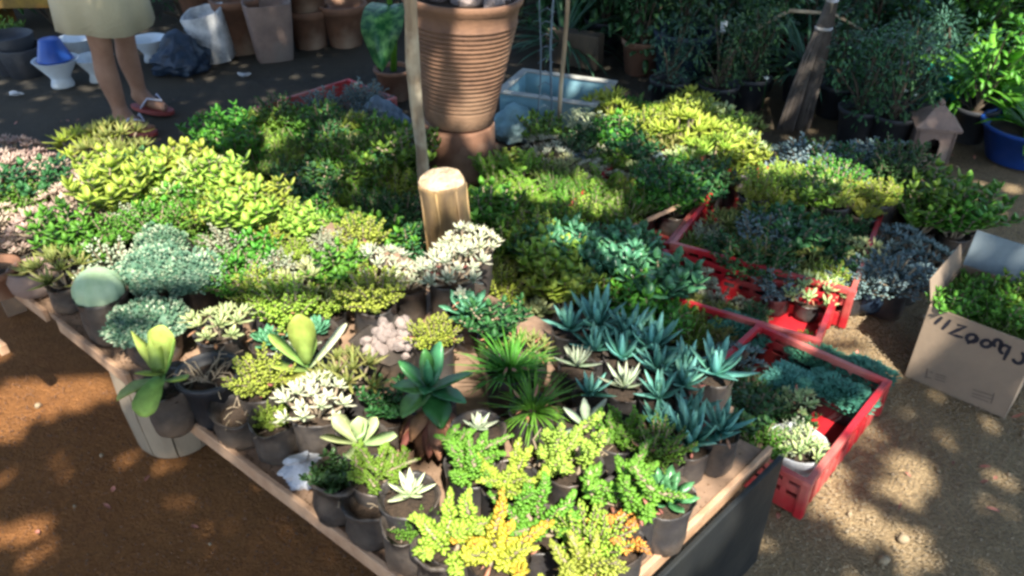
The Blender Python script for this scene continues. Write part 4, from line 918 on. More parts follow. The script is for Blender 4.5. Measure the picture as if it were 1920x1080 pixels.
for ci, (bz_, poly, kinds, cont, spc, s, fs, lab, grp) in sorted(enumerate(CL), key=lambda e: e[1][2] != ['agave']):
    rr = random.Random(100 + ci); zc = bz_ + (.17 if bz_ == BZ else .20)
    ws = [at(a, b_, zc) for a, b_ in poly]; x0 = min(w.x for w in ws); x1 = max(w.x for w in ws); y0 = min(w.y for w in ws); y1 = max(w.y for w in ws)
    pts = []; j = 0; ang = math.radians(141.5 if bz_ == BZ else 45)
    N = int(3.5 / spc)
    o0 = bpt(.06, .055) if bz_ == BZ else Vector((.05, 1.0, 0))
    ux = Vector((math.cos(ang), math.sin(ang), 0)); uy = Vector((ux.y, -ux.x, 0))
    for i in range(-60, 60):
        for k in range(-60, 60):
            p = o0 + ux * (i + .5 * (k % 2)) * spc + uy * k * spc * .88
            if not (x0 <= p.x <= x1 and y0 <= p.y <= y1): continue
            p = p + Vector((rr.uniform(-.008, .008), rr.uniform(-.008, .008), 0))
            a, b_ = proj((p.x, p.y, zc))
            if not inside(a, b_, poly): continue
            if bz_ == BZ:
                if not on_bench(p.x, p.y, -.04, .10 if kinds == ['agave'] else 0): continue
            elif on_bench(p.x, p.y, .07 if bz_ == 0 else .03, .08): continue
            if not free(p.x, p.y, .043 * s, bz_): continue
            pts.append(p)
    pick = [rr.choice(kinds) if (kinds == ['agave'] or rr.random() < .86) else rr.choice(['green_sedum', 'dark_jade', 'pale_clump', 'lime_sedum', 'green_jade', 'olive_spiky', 'silver_sedum']) for _ in pts]; labs = cluster_labels(pts, pick, zc, ci)
    for p, kd, (lab, grp) in zip(pts, pick, labs):
        rr.random(); sz = rr.uniform(.93, 1.06) * s
        plant(kd, p.x, p.y, bz_, lab, grp, cont, sz, fs * rr.choice((.8, .95, 1.05, 1.15, 1.3)) * rr.uniform(.95, 1.05), r=rr, cat='agave' if kd == 'agave' else 'succulent', hs=rr.uniform(.9, 1.3) if (kd == 'agave' or ci == 20) else rr.uniform(.45, .65) if ci == CB_ else rr.uniform(.6, .95))

p = at(1498, 752, .12); plant('pale_clump', p.x, p.y, .014, 'small pale green rosette between the teal cushions and the bagged succulent', None, 'bag', .8, .9)

# round dark pot next to crate C
t = simple_pot('round_pot', 1620, 575, 0, [(.05, 0), (.075, .03), (.08, .07), (.072, .10), (.064, .105), (.06, .095), (.058, .085)], 'navy', 'round purplish black pot on the sand at the corner of the largest crate', soil=(.06, .088), at_z=0)
stuff(link('foliage', FT['blue_clump'][0][0], t, (0, 0, .09), 0, 1.1))

# ------------------------------------------------------------------ cardboard box
b0 = Vector((1.201, 1.890, 0)); b1 = Vector((1.412, 1.700, 0)); ub = (b1 - b0).normalized(); vb = Vector((-ub.y, ub.x, 0))
if vb.y < 0: vb = -vb
BL, BD, BH = (b1 - b0).length, .30, .265; rzb = math.atan2(ub.y, ub.x)
box = thing('cardboard_box', (b0.x, b0.y, 0), 'brown cardboard box of seedlings with black handwriting upside down on its side', 'box', None, rzb)
def panel(name, cx, cy, cz, sx, sy, sz, m='card', rot=None):
    mb = MB(); mb.box((0, 0, 0), sx, sy, sz); o = mk(name, mb, m, box); o.location = (cx, cy, cz)
    if rot: o.rotation_euler = rot
    return bevel(o, .0015, 1)
panel('front_side', BL / 2, .002, BH / 2, BL, .004, BH); panel('left_side', .002, BD / 2, BH / 2, .004, BD - .008, BH)
panel('right_side', BL - .002, BD / 2, BH / 2, .004, BD - .008, BH); panel('back_side', BL / 2, BD - .002, BH / 2, BL, .004, BH)
panel('bottom', BL / 2, BD / 2, .004, BL - .01, BD - .01, .004)
panel('back_flap', BL / 2, BD + .012, BH + .055, BL, .004, .115, 'cardin', (-.22, 0, 0))
panel('left_flap', -.012, BD / 2, BH + .035, .004, BD * .9, .075, 'card', (0, -.3, 0))
mb = MB(); mb.box((BL / 2, BD / 2, BH - .07), BL - .012, BD - .012, .01); mk('soil', mb, 'soil', box)
def onface(px, py):
    """the point of the box's front plane behind a pixel, in the box's own coordinates"""
    o = Vector((0, 0, CH)); d = at(px, py, 0) - o; nn = -vb; tt = (b0 - o).dot(nn) / d.dot(nn); q = o + d * tt - b0
    return Vector((q.dot(ub), -.0012, q.z))
def strokes(name, lst, w, m, sc=3.0, ox=1680, oy=440):
    for st_ in lst:
        pts = [onface(ox + a / sc, oy + b_ / sc) for a, b_ in st_]
        pts = [p for p in pts if p.x < BL - .002 and p.z < BH - .002]
        if len(pts) < 2: continue
        mb = MB(); vs = []; k = len(pts)
        for i, p in enumerate(pts):
            d = (pts[min(i + 1, k - 1)] - pts[max(i - 1, 0)]).normalized(); x = Vector((-d.z, 0, d.x)) * w / 2
            ww = 1 - .35 * (i in (0, k - 1)); vs += [p + x * ww, p - x * ww]
        fs = [(2 * i, 2 * i + 1, 2 * i + 3, 2 * i + 2) for i in range(k - 1)]
        mb.add(vs, fs); mk(name, mb, m, box)
def arc(cx, cy, rx, ry, a0, a1, n_=10): return [(cx + rx * math.cos(math.radians(a0 + (a1 - a0) * i / n_)), cy + ry * math.sin(math.radians(a0 + (a1 - a0) * i / n_))) for i in range(n_ + 1)]
strokes('letter', [[(262, 462), (240, 480), (218, 502)], [(308, 478), (285, 505), (260, 532)], [(345, 506), (395, 516), (350, 535), (302, 556), (340, 568), (378, 578)],
        arc(428, 582, 32, 22, -30, 330) , [(452, 560), (448, 590), (400, 612)], arc(508, 612, 28, 20, -30, 330), [(532, 600), (545, 622)],
        arc(572, 612, 22, 22, 120, 400), [(590, 600), (580, 650)], [(645, 625), (628, 660), (605, 705)], arc(610, 645, 26, 24, 100, 330), arc(690, 690, 32, 34, -60, 170)], .0105, 'ink')
strokes('printed_mark', [[(178, 750), (170, 800)], [(160, 800), (200, 806)], [(190, 770), (208, 776)]], .005, 'print')
strokes('printed_mark', [[(225, 782), (285, 800)], [(222, 796), (280, 812)], [(218, 810), (276, 828)], [(432, 870), (545, 905)], [(428, 890), (540, 925)], [(425, 905), (520, 940)], [(553, 890), (535, 950)]], .004, 'print')
rr = random.Random(5)
for i in range(4):
    for k in range(4):
        q = b0 + ub * (.045 + (BL - .09) * i / 3) + vb * (.075 + (BD - .13) * k / 3)
        o = plant(rr.choice(['green_sedum', 'green_sedum', 'green_jade', 'blue_clump' if (i, k) == (1, 1) else 'green_sedum']), q.x, q.y, BH - .065, 'green seedling tuft in the cardboard box, %s row from the front, %s' % (ORD[k], ['leftmost', 'second from left', 'second from right', 'rightmost'][i]), 'seedling tufts in the box', None, 1, .88, name='succulent_seedling', r=rr)

# ------------------------------------------------------------------ sawn log, stick, big pot
p = at(842, 331, .46); t = thing('sawn_log', (p.x, p.y, 0), 'upright sawn log with pale cut top standing behind the bench', 'log', None, 0)
mb = MB(); mb.lathe([(.078, 0), (.074, .06), (.077, .15), (.073, .22), (.078, .30), (.072, .37), (.075, .44), (.073, .452)], 48, wob=.03); mk('trunk', mb, 'log', t, True)
mb = MB(); mb.lathe([(.073, .450), (.070, .461), (.066, .458), (.063, .463), (.052, .460), (.049, .465), (.036, .462), (.033, .466), (.018, .463), (.015, .467), (.001, .467)], 48, wob=.03, close=False); mk('cut_top', mb, 'logtop', t, True)
t.rotation_euler = (0.02, -.05, 0)
for k in range(7):
    mb = MB(); a = .9 * k; mb.tube([(.076 * math.cos(a), .076 * math.sin(a), .02), (.077 * math.cos(a + .05), .077 * math.sin(a + .05), .22), (.074 * math.cos(a), .074 * math.sin(a), .44)], .004, 4); mk('bark_ridge', mb, 'log', t, True)
mb = MB(); pts = [Vector((-.345 + .006 * math.sin(i * 1.3), 2.80 + .008 * math.sin(i * .9), i * .17)) for i in range(11)]
mb.tube(pts, [.024 + .0025 * math.sin(i * 2.1) for i in range(11)], 10); o = mk('tall_stick', mb, 'stick', None, True); tag(o, 'tall peeled wooden stick standing upright before the big clay pot', 'stick')

base = at(858, 338, 0); bx_, by_ = base.x, base.y + .10
t = thing('upturned_pot', (bx_, by_, 0), 'upturned clay pot that carries the big ribbed pot', 'pot')
mb = MB(); mb.lathe([(.178, 0), (.182, .03), (.172, .036), (.168, .12), (.166, .225), (.160, .235), (.02, .238)], 36); mk('body', mb, 'terra', t, True)
taken.append((bx_, by_, .19, 0))
t = thing('big_clay_pot', (bx_ + .012, by_, .244), 'big brown clay pot with fine ribs and pale stones in it', 'pot')
prof = [(.14, 0), (.150, .01), (.158, .06)]
z = .07
while z < .44:
    r0 = .158 + (.232 - .158) * (z - .06) / .40; rh = .001 + .004 * min(1, max(0, (z - .10) / .08)) * (.6 + .4 * R.random()); prof += [(r0, z), (r0 + rh, z + .006), (r0 + rh, z + .010), (r0, z + .015)]; z += R.uniform(.017, .021)
prof += [(.235, .50), (.247, .515), (.249, .535), (.243, .54), (.228, .537), (.222, .50), (.205, .47)]
t.rotation_euler = (0, .055, 0)
mb = MB(); mb.lathe(prof, 72)
for i, v in enumerate(mb.v):   # hand made: the ribs wander and the wall is a little out of round
    v = Vector(v); k = 1 + .010 * NZ.noise(Vector((v.x * 4, v.y * 4, v.z * 2))) + .004 * NZ.noise(v * 30); mb.v[i] = (v.x * k, v.y * k, v.z + .006 * NZ.noise(Vector((v.x * 5, v.y * 5, 1))))
mk('body', mb, 'terrab', t, True)
mb = MB(); mb.lathe([(.21, .485), (.1, .49), (.001, .492)], 24, close=False, wob=.01); mk('soil', mb, 'soil', t)
for (a, b_, s) in ((.02, .02, .075), (.13, -.05, .06), (.10, .08, .055), (-.02, .10, .05), (.17, .03, .045), (-.1, .05, .05)):
    link('pale_stone', R.choice(STN), t, (a, b_, .515), (R.uniform(0, 3), R.uniform(0, 3), 0), (s, s * .8, s * .7))

# wire trellis
t = thing('wire_trellis', (.15, 3.55, 0), 'thin upright wire and stake trellis right of the big pot', 'trellis')
for x, r in ((-.03, .004), (.03, .006), (.08, .011)):
    mb = MB(); mb.tube([(x + .01 * math.sin(i * 1.1 + x * 40), .01 * math.cos(i * 1.7), i * .16) for i in range(11)], r, 6); mk('upright', mb, 'stick' if r > .008 else 'bluebag', t, True)
for k in range(26):
    mb = MB(); z = .2 + k * .055; mb.tube([(-.035, 0, z), (0, .012, z + .02), (.035, 0, z + .004)], .0022, 4)
    mk('tie', mb, 'bluebag', t, True)

# light blue open box, blue-white bag, dieffenbachia, blue grey bag
p = at(1045, 165, .18); t = thing('light_blue_box', (p.x, p.y, 0), 'open light blue box with grey rim behind the mixed pots', 'box', None, math.radians(-22)); t.scale = (.9, .85, .9)
for nm, c_, s_ in (('base', (0, 0, .01), (.50, .36, .02)), ('front_wall', (0, -.19, .10), (.54, .02, .20)), ('back_wall', (0, .19, .10), (.54, .02, .20)), ('end_wall', (.26, 0, .10), (.02, .36, .198)), ('end_wall', (-.26, 0, .10), (.02, .36, .198))):
    mb = MB(); mb.box(c_, *s_); bevel(mk(nm, mb, 'ltblue', t), .004)
for c_, s_ in (((0, -.197, .207), (.58, .05, .012)), ((0, .197, .207), (.58, .05, .012)), ((.267, 0, .207), (.05, .342, .012)), ((-.267, 0, .207), (.05, .342, .012))):
    mb = MB(); mb.box(c_, *s_); bevel(mk('rim', mb, mat('grey_rim', (.36, .36, .33), (.25, .26, .24), 9, .6, .2) if 'grey_rim' not in bpy.data.materials else bpy.data.materials['grey_rim'], t), .004)
taken.append((p.x, p.y, .3, 0))
p = at(1080, 112, .1); mb = MB(); mb.box((p.x, p.y + .15, .12), .34, .10, .2, -.5); o = bevel(mk('wooden_block', mb, 'bark'), .01); tag(o, 'dark brown wooden block behind the light blue box', 'block')
def lump(name, px, py, r, h, m, lab, z=0, sc=(1, 1), folds=.09):
    p = at(px, py, z + h * .4); mb = MB(); mb.lathe([(r * (.8 + .24 * math.sin(PI * min(1, .15 + q / 16))) * (1 - (q / 22) ** 3.2) + .001, h * (q / 22) * (1.0 if q < 20 else .99)) for q in range(23)], 56, wob=folds * .4)
    for i, v in enumerate(mb.v):
        v = Vector(v); k = 1 + .45 * abs(NZ.noise(v * 13 + Vector((px, 0, 0)))) - .35 * abs(NZ.noise(v * 27)) + .1 * NZ.noise(v * 60); mb.v[i] = (v.x * k * sc[0], v.y * k * sc[1], max(0, v.z * (1 + .15 * NZ.noise(v * 11))))
    o = mk(name, mb, m, None, True, loc=(p.x, p.y, z)); tag(o, lab, 'bag'); taken.append((p.x, p.y, r, z)); return o
lump('plastic_bag', 965, 228, .12, .17, 'ltblue', 'crumpled pale blue plastic bag at the right foot of the big pot')
lump('plastic_bag', 712, 222, .13, .20, 'bluebag', 'crumpled blue grey plastic bag left of the tall stick')

# dieffenbachia
p = at(742, 184, 0); t = thing('dieffenbachia_plant', (p.x, p.y, 0), 'broad leaved houseplant with pale veined hanging leaf in a small clay pot', 'plant')
link('pot', pot_mesh('clay_pot', pprof(.07, .10, .17, .01, .008), 'terra'), t)
mb = MB(); mb.lathe([(.085, .15), (.001, .155)], 16, close=False); mk('soil', mb, 'soil', t)
mb = MB(); mb.tube([(0, 0, .15), (.02, 0, .35), (.0, .02, .62), (.03, .0, .9)], [.018, .016, .014, .01], 8); mk('stem', mb, LM['bright'], t, True)
def veined(L, W, cu):
    mb = MB(); mb.leaf((0, 0, 0), (1, 0, 0), L, W * 1.15, .002, cu, 'spear', 14, .5, 0, .12); me = mb.mesh('broad_leaf', VEIN); return me
VEIN, n2, l2, b2 = new_mat('veined_leaf')
tc2 = n2.new('ShaderNodeTexCoord'); nn2 = n2.new('ShaderNodeTexNoise'); nn2.inputs['Scale'].default_value = 26; nn2.inputs['Detail'].default_value = 4
l2.new(tc2.outputs['Object'], nn2.inputs['Vector']); rp = n2.new('ShaderNodeValToRGB'); l2.new(nn2.outputs[0], rp.inputs[0])
rp.color_ramp.elements[0].position = .42; rp.color_ramp.elements[0].color = (.02, .13, .04, 1); rp.color_ramp.elements[1].position = .62; rp.color_ramp.elements[1].color = (.16, .40, .12, 1)
l2.new(rp.outputs[0], b2.inputs['Base Color']); b2.inputs['Roughness'].default_value = .35
tr2 = n2.new('ShaderNodeBsdfTranslucent'); l2.new(rp.outputs[0], tr2.inputs[0]); ms2 = n2.new('ShaderNodeMixShader'); ms2.inputs[0].default_value = .35
l2.new(b2.outputs[0], ms2.inputs[1]); l2.new(tr2.outputs[0], ms2.inputs[2]); l2.new(ms2.outputs[0], n2['Material Output'].inputs['Surface'])
for (a, e, L, W, cu, z_) in ((-95, 12, .44, .22, -1.75, .50), (-150, 25, .46, .19, -1.1, .66), (170, 30, .38, .16, -1.0, .70), (-165, 35, .50, .20, -.9, .80), (-60, 30, .40, .17, -1.2, .72), (-135, 45, .46, .20, -1.0, .84), (-175, 15, .42, .2, -.9, .72), (60, 40, .35, .16, -.8, .8), (0, 30, .30, .14, -1.0, .72), (110, 50, .35, .15, -.8, .88), (-100, -5, .28, .12, -1.0, .45)):
    link('leaf', veined(L, W, cu), t, (0.01, 0, z_), (0, -math.radians(e), math.radians(a)))

# ------------------------------------------------------------------ back left: pots, sacks, crate, bowls
def cpot(px, py, rb, rt, h, m, lab, tilt=None, sq=0, lip=.008, name='clay_pot', z=0, soil=True):
    p = at(px, py, 0); t = thing(name, (p.x, p.y + rb, z), lab, 'pot', None, R.uniform(0, 1))
    link('body', pot_mesh('pot_body', pprof(rb, rt, h, .012, lip, min(.05, h * .2)), m, 32, 0, sq), t)
    if tilt: t.rotation_euler = tilt
    taken.append((p.x, p.y + rb, rt, 0)); return t
cpot(508, 118, .11, .145, .34, 'clay', 'large plain square shouldered clay pot right of the white sack, facing the path', sq=.55, lip=0)
cpot(448, 105, .10, .14, .33, 'terra', 'square terracotta pot half hidden behind the white sack', sq=.5)
cpot(578, 95, .10, .14, .24, 'terra', 'round terracotta pot at the bottom of the right stack', z=0)
p = at(578, 95, 0)
for k, (dz, s) in enumerate(((.20, 1.0), (.33, .95), (.46, .9))):
    t = thing('clay_pot', (p.x + .01 * k, p.y + .11, dz), ['round terracotta pot nested second in the right stack', 'round terracotta pot nested third in the right stack', 'topmost round terracotta pot of the right stack'][k], 'pot')
    link('body', pot_mesh('pot_body', pprof(.10 * s, .145 * s, .22, .012, .01, .05), 'terra', 28), t)
cpot(645, 92, .10, .15, .26, 'terra', 'wide terracotta pot right of the round stack, behind hanging leaves')
cpot(610, 60, .10, .14, .30, 'clay', 'pinkish clay pot behind the round stack')
cpot(500, 62, .12, .17, .38, 'terra', 'big dark terracotta pot behind the square pots, nearest the stack')
cpot(430, 60, .12, .16, .36, 'terra', 'big dark terracotta pot behind the white sack')
cpot(372, 50, .11, .15, .32, 'terra', 'dark terracotta pot in the back row behind the person')
cpot(668, 40, .12, .17, .34, 'terra', 'brown clay pot in the back row beside the hanging leaves')
cpot(560, 30, .12, .17, .40, 'terra', 'tall shaded terracotta pot at the centre of the back row')
# white tapered planter leaning
t = cpot(408, 118, .085, .12, .30, 'sack', 'dirty white tapered planter tilted against the clay pots', (0.10, -.18, 0), sq=.55, lip=0, name='white_planter')
lump('sack', 338, 100, .15, .24, 'navy', 'dark blue sack slumped beside the white planter')
lump('sack', 395, 45, .14, .22, 'bluebag', 'grey blue sack behind the white planter')
# footed bowls with cone
def footed(px, py, s, lab, m='white', z=0):
    p = at(px, py, z); t = thing('footed_bowl', (p.x, p.y + .06, z), lab, 'bowl')
    link('body', pot_mesh('bowl_body', [(.060 * s, 0), (.062 * s, .01 * s), (.052 * s, .045 * s), (.056 * s, .06 * s), (.105 * s, .13 * s), (.118 * s, .15 * s), (.122 * s, .155 * s), (.112 * s, .152 * s), (.09 * s, .12 * s), (.05 * s, .08 * s)], m, 32), t); taken.append((p.x, p.y + .06, .12 * s, z)); return t
footed(110, 168, 1, 'white footed bowl with a blue pot upturned on it')
p = at(110, 168, 0); t = thing('blue_pot', (p.x, p.y + .06, .152), 'blue plastic pot upturned on the white footed bowl', 'pot')
link('body', pot_mesh('blue_body', [(.095, 0), (.092, .01), (.085, .02), (.055, .11), (.05, .115), (.002, .117)], 'blue', 28), t)
footed(180, 158, .9, 'white footed bowl right beside the one with the blue pot')
footed(148, 118, .9, 'pale bowl behind the two white footed bowls')
footed(282, 120, .9, 'pale bowl seen between and behind the legs of the person')
cpot(40, 150, .09, .13, .17, 'darkp', 'low black pot of scraps left of the blue pot', lip=0, name='black_pot')
cpot(20, 205 - 60, .10, .14, .22, 'darkp', 'black pot at the left picture edge below the ochre crate', lip=0, name='black_pot')
p = at(35, 112, 0); o = link('dish_plant', None, None, (p.x, p.y, .02)); tag(o, 'leafy green scraps in a dark dish below the ochre crate', 'plant')
link('dish', pot_mesh('dish', pprof(.09, .13, .09, .008), 'darkp'), o); stuff(link('foliage', FT['green_jade'][0][0], o, (0, 0, .06), 0, 1.3))
# ochre slatted crate on bricks
p = at(20, 84, .0); t = thing('ochre_crate', (p.x + .05, p.y + .42, .0), 'ochre painted slatted wooden crate at the upper left', 'crate', None, .05)
for k in range(3):
    mb = MB(); mb.box((0, -.16, .20 + k * .085), .62, .016, .070); bevel(mk('slat', mb, 'yellowwood', t), .003)
for k in range(3):
    mb = MB(); mb.box((0, .16, .20 + k * .085), .62, .016, .070); bevel(mk('slat', mb, 'yellowwood', t), .003)
for sx in (-.30, .30):
    mb = MB(); mb.box((sx, 0, .21), .03, .30, .42); bevel(mk('end_board', mb, 'yellowwood', t), .003)
mb = MB(); mb.box((0, 0, .165), .56, .30, .012); mk('bottom_board', mb, 'yellowwood', t)
for px, lab in ((-30, 'dusty brown pot in the left half of the ochre crate'), (70, 'dark brown pot in the right half of the ochre crate')):
    q = thing('clay_pot', (p.x + .05 + (-.15 if px < 0 else .13), p.y + .42, .172), lab, 'pot'); link('body', pot_mesh('pot_body', pprof(.08, .11, .30, .01, .008, .04), 'terrab' if px > 0 else 'clay', 26), q)
# small litter on the path
for k, (px, py, lab) in enumerate(((458, 142, 'pale crumpled wrapper on the dirt path'), (30, 178, 'pale scrap lying before the black pots'))):
    p = at(px, py, 0); mb = MB(); mb.lathe([(.02, 0), (.03, .008), (.02, .016), (.002, .014)], 12, wob=.2); o = mk('litter', mb, 'sack', None, loc=(p.x, p.y, 0)); o.scale = (1.4, .7, 1); tag(o, lab, 'litter')

# ------------------------------------------------------------------ back right: broom, clay house, pots, shrubs
p = at(1485, 246, 0); q = at(1542, 70, 0)
t = thing('palm_broom', (p.x, p.y, 0), 'palm rib broom standing on its bristles with the handle up', 'broom')
top = Vector((.16, .25, .62)); hnd = Vector((.21, .37, 1.15))
mb = MB(); mb.tube([top - Vector((.02, .04, .10)), top, hnd], [.014, .013, .012], 8); mk('handle', mb, 'stick', t, True)
mb = MB(); rr = random.Random(8)
for k in range(260):
    a = rr.uniform(0, 6.3); q_ = math.sqrt(rr.random()); e = Vector((math.cos(a) * .085 * q_, math.sin(a) * .045 * q_, rr.uniform(0, .03))); s_ = top + Vector((math.cos(a) * .022 * q_, math.sin(a) * .022 * q_, -.03))
    mb.tube([s_, s_.lerp(e, .5) + Vector((math.cos(a) * .012, 0, 0)), e], [.003, .0028, .0015], 3, False)
stuff(mk('bristles', mb, 'bristle', t))
for dz, r in ((-.04, .028), (-.16, .040)):
    mb = MB(); c_ = top + (Vector((0, 0, 0)) - top) * (-dz / .62); mb.lathe([(r, -.008), (r + .004, 0), (r, .008)], 16, c=c_, close=False); mk('binding', mb, 'bagwhite', t, True)
taken.append((p.x, p.y, .12, 0))
# clay house
p = at(1745, 302, 0); t = thing('clay_house', (p.x, p.y + .06, 0), 'small clay bird house with arched dark opening and tiled hip roof', 'ornament', None, math.radians(-14))
w_, h_ = .085, .16; mb = MB()
ar = [(-.028, .03)] + [(-.028, .085)] + [(.028 * math.cos(math.radians(a)), .085 + .03 * math.sin(math.radians(a))) for a in range(180, -1, -30)][1:-1] + [(.028, .085), (.028, .03)]
out = [(-w_, 0), (-w_ * .95, .085), (-w_ * .93, .12), (-w_ * .92, h_), (-.03, h_), (0, h_), (.03, h_), (w_ * .92, h_), (w_ * .93, .12), (w_ * .95, .085), (w_, 0)]
ys = -.075
vo = [(a, ys, b_) for a, b_ in out]; vi = [(a, ys, b_) for a, b_ in ar]; vd = [(a, ys + .015, b_) for a, b_ in ar]
no, ni = len(vo), len(vi)
mp_ = [min(ni - 1, round(i * (ni - 1) / (no - 1))) for i in range(no)]
fs = []
for i in range(no - 1):
    a, b_ = mp_[i], mp_[i + 1]
    fs.append((i, i + 1, no + b_, no + a) if a != b_ else (i, i + 1, no + a))
fs.append((0, no, no + ni - 1, no - 1))
fs += [(no + i, no + i + 1, no + ni + i + 1, no + ni + i) for i in range(ni - 1)] + [(no + ni - 1, no, no + ni, no + ni + ni - 1)]
mb.add(vo + vi + vd, fs); mk('front_wall', mb, 'clay', t)
for c_, s_ in (((-w_ + .008, .0, .079), (.014, .15, .158)), ((w_ - .008, .0, .079), (.014, .15, .158)), ((0, .072, .079), (.14, .012, .158)), ((0, 0, .012), (.14, .13, .02))):
    mb = MB(); mb.box(c_, *s_); mk('wall', mb, 'clay', t)
mb = MB(); prf = [(.135, .158), (.14, .170), (.10, .192), (.06, .225), (.03, .245), (.004, .255)]; mb.lathe(prf, 4, close=False); rf = mk('roof', mb, 'clay', t); rf.rotation_euler = (0, 0, PI / 4)
mb = MB(); mb.lathe([(.012, 0), (.018, .012), (.004, .03)], 10); mk('finial', mb, 'clay', t, True, loc=(0, 0, .25))
taken.append((p.x, p.y + .06, .13, 0))

# shrub templates for the background
def t_shrub(rng, n_=420, Rr=.22, H=.45, L=.05, W=.02, m='flat', base=.1):
    mb = MB(); sb = MB(); cl = [(rng.uniform(-.6, .6) * Rr, rng.uniform(-.6, .6) * Rr, (.12 + .88 * k_ / 10) * H) for k_ in range(11)]
    for c_ in cl: sb.tube([(0, 0, 0), (c_[0] * .4, c_[1] * .4, c_[2] * .5), c_], [.009, .006, .003], 5, False)
    for i in range(n_):
        c_ = rng.choice(cl); d = Vector((rng.gauss(0, 1), rng.gauss(0, 1), rng.gauss(0, .8))).normalized(); q = Vector(c_) + d * Rr * .42 * rng.random() ** .4
        dd = (d + Vector((0, 0, rng.uniform(-.6, .5)))); 
        mb.leaf(q, dd, L * rng.uniform(.6, 1.2), W * rng.uniform(.7, 1.2), .0008, rng.uniform(-.8, .1), 'oval', 3, rng.random(), 0, .25)
    return mb, sb
def t_blades(rng, n_=70, L=.35, W=.018, droop=-1.6): return t_needles(rng, n_, L, W, droop, .9, .03)
tmpl('shrub_small', 'hedge', lambda r: t_shrub(r, 520, .22, .42, .035, .016), 3, 41, 'bark')
tmpl('shrub_mid', 'hedge', lambda r: t_shrub(r, 330, .25, .5, .07, .028), 3, 42, 'bark')
tmpl('shrub_blue', 'hedge2', lambda r: t_shrub(r, 520, .22, .36, .04, .012), 2, 43, 'bark')
tmpl('blades_dark', 'hedge2', lambda r: t_blades(r), 2, 44)
tmpl('blades_green', 'dark', lambda r: t_blades(r, 90, .30, .012), 2, 45)
tmpl('broad_bright', 'bright', lambda r: t_needles(r, 26, .38, .07, -1.2, .8, .03), 2, 46)
tmpl('shrub_bright', 'green', lambda r: t_shrub(r, 330, .25, .5, .07, .03), 2, 47, 'bark')
BP = {k: pot_mesh('back_pot', pprof(.09, .12, .20, .01, .006, .03), k, 24) for k in ('terra', 'darkp', 'navy', 'tealp', 'magenta', 'clay')}
def bplant(kind, px, py, pot, lab, s=1.0, fs=1.0, grp=None, dy=0, name='potted_shrub', sx=1.0, cat='plant', rz=None, ph=1.0):
    p = at(px, py, 0); t = thing(name, (p.x, p.y + dy, 0), lab, cat, grp, R.uniform(0, 6.28) if rz is None else rz)
    fz = 0
    if pot:
        link('pot', BP[pot], t, (0, 0, 0), None, (s * sx, s, s * ph)); fz = .16 * s * ph
        mb = MB(); mb.lathe([(.10 * s, fz), (.001, fz + .01)], 14, close=False); o = mk('soil', mb, 'soil', t); o.scale = (sx, 1, 1)
    if kind:
        f, st_ = R.choice(FT[kind]); r_ = R.uniform(0, 6)
        stuff(link('foliage', f, t, (0, 0, fz), r_, s * fs))
        if st_: stuff(link('stem', st_, t, (0, 0, fz), r_, s * fs))
    return t
bplant('shrub_small', 1200, 135, 'terra', 'dark terracotta pot with a small bush behind the light blue box', 1, .9)
bplant('shrub_mid', 1275, 150, 'navy', 'big navy tub with a dark shrub left of the curved branch', 1.45, .7)
bplant('blades_dark', 1480, 118, 'magenta', 'dark red pot with strap leaves behind the broom', 1, 1.1)
bplant('shrub_blue', 1565, 125, 'clay', 'grey clay pot right of the broom handle', 1.05, .6)
bplant('blades_green', 1640, 160, 'navy', 'long dark planter with an arching spider plant', 1.1, 1.15, sx=1.9, rz=0, name='planter_box', ph=.8)
bplant('shrub_blue', 1700, 160, 'darkp', 'dark planter right of the spider plant', 1.05, .8)
bplant('shrub_blue', 1760, 196, 'tealp', 'teal pot with grey leaved plant above the clay house', .95, .9)
bplant('broad_bright', 1895, 322, None, 'broad bright leaved plant in the blue basin at the right edge', 1, .7, name='basin_plant', dy=.04)
p = at(1935, 318, 0); t = thing('blue_basin', (p.x, p.y + .12, 0), 'deep blue round basin of plants at the right picture edge', 'basin')
link('body', pot_mesh('basin_body', pprof(.14, .20, .17, .008, .008, .02), 'blue', 36), t); mb = MB(); mb.lathe([(.175, .14), (.001, .15)], 20, close=False); mk('soil', mb, 'soil', t)
bpy.data.objects['basin_plant'].location = (p.x, p.y + .12, .14)
# rows of shrubs filling the back right
rows = [(1250, 205, 'shrub_blue', 'low blue green bush right of the light blue box'), (1340, 215, 'shrub_small', 'low dark bush with a white flower left of the broom'), (1400, 200, 'shrub_small', 'rounded dark bush just left of the broom'),
 (1420, 165, 'shrub_mid', 'leafy dark bush behind the rounded bush left of the broom'), (1560, 215, 'shrub_small', 'low dark bush right beside the broom bristles'), (1620, 230, 'shrub_small', 'dark bush in front of the long planter'),
 (1690, 240, 'shrub_blue', 'blue green bush left of the clay house'), (1600, 262, 'shrub_small', 'small dark bush below the long planter'), (1660, 275, 'shrub_small', 'dark leafy bush at the left foot of the clay house'),
 (1810, 260, 'shrub_bright', 'light green bush right behind the clay house'), (1850, 200, 'broad_bright', 'bright strap leaved plant above the blue basin'), (1900, 175, 'shrub_bright', 'sunlit bush at the right edge above the basin'),
 (1820, 150, 'shrub_bright', 'mid green bush right of the teal pot'), (1900, 90, 'broad_bright', 'tall bright leaved plant in the upper right corner'), (1800, 90, 'shrub_mid', 'dark bush behind the teal pot')]
for px, py, k, lab in rows: bplant(k, px, py, 'darkp', lab, .85, 1.0)
bk = [('shrub_mid', 'tall dense dark shrub of the hedge at the back'), ('shrub_small', 'small leaved dark shrub of the hedge at the back'), ('blades_dark', 'strap leaved blue green plant of the hedge at the back'), ('shrub_blue', 'blue green shrub of the hedge at the back'), ('shrub_bright', 'mid green shrub of the hedge at the back')]
rr = random.Random(77)
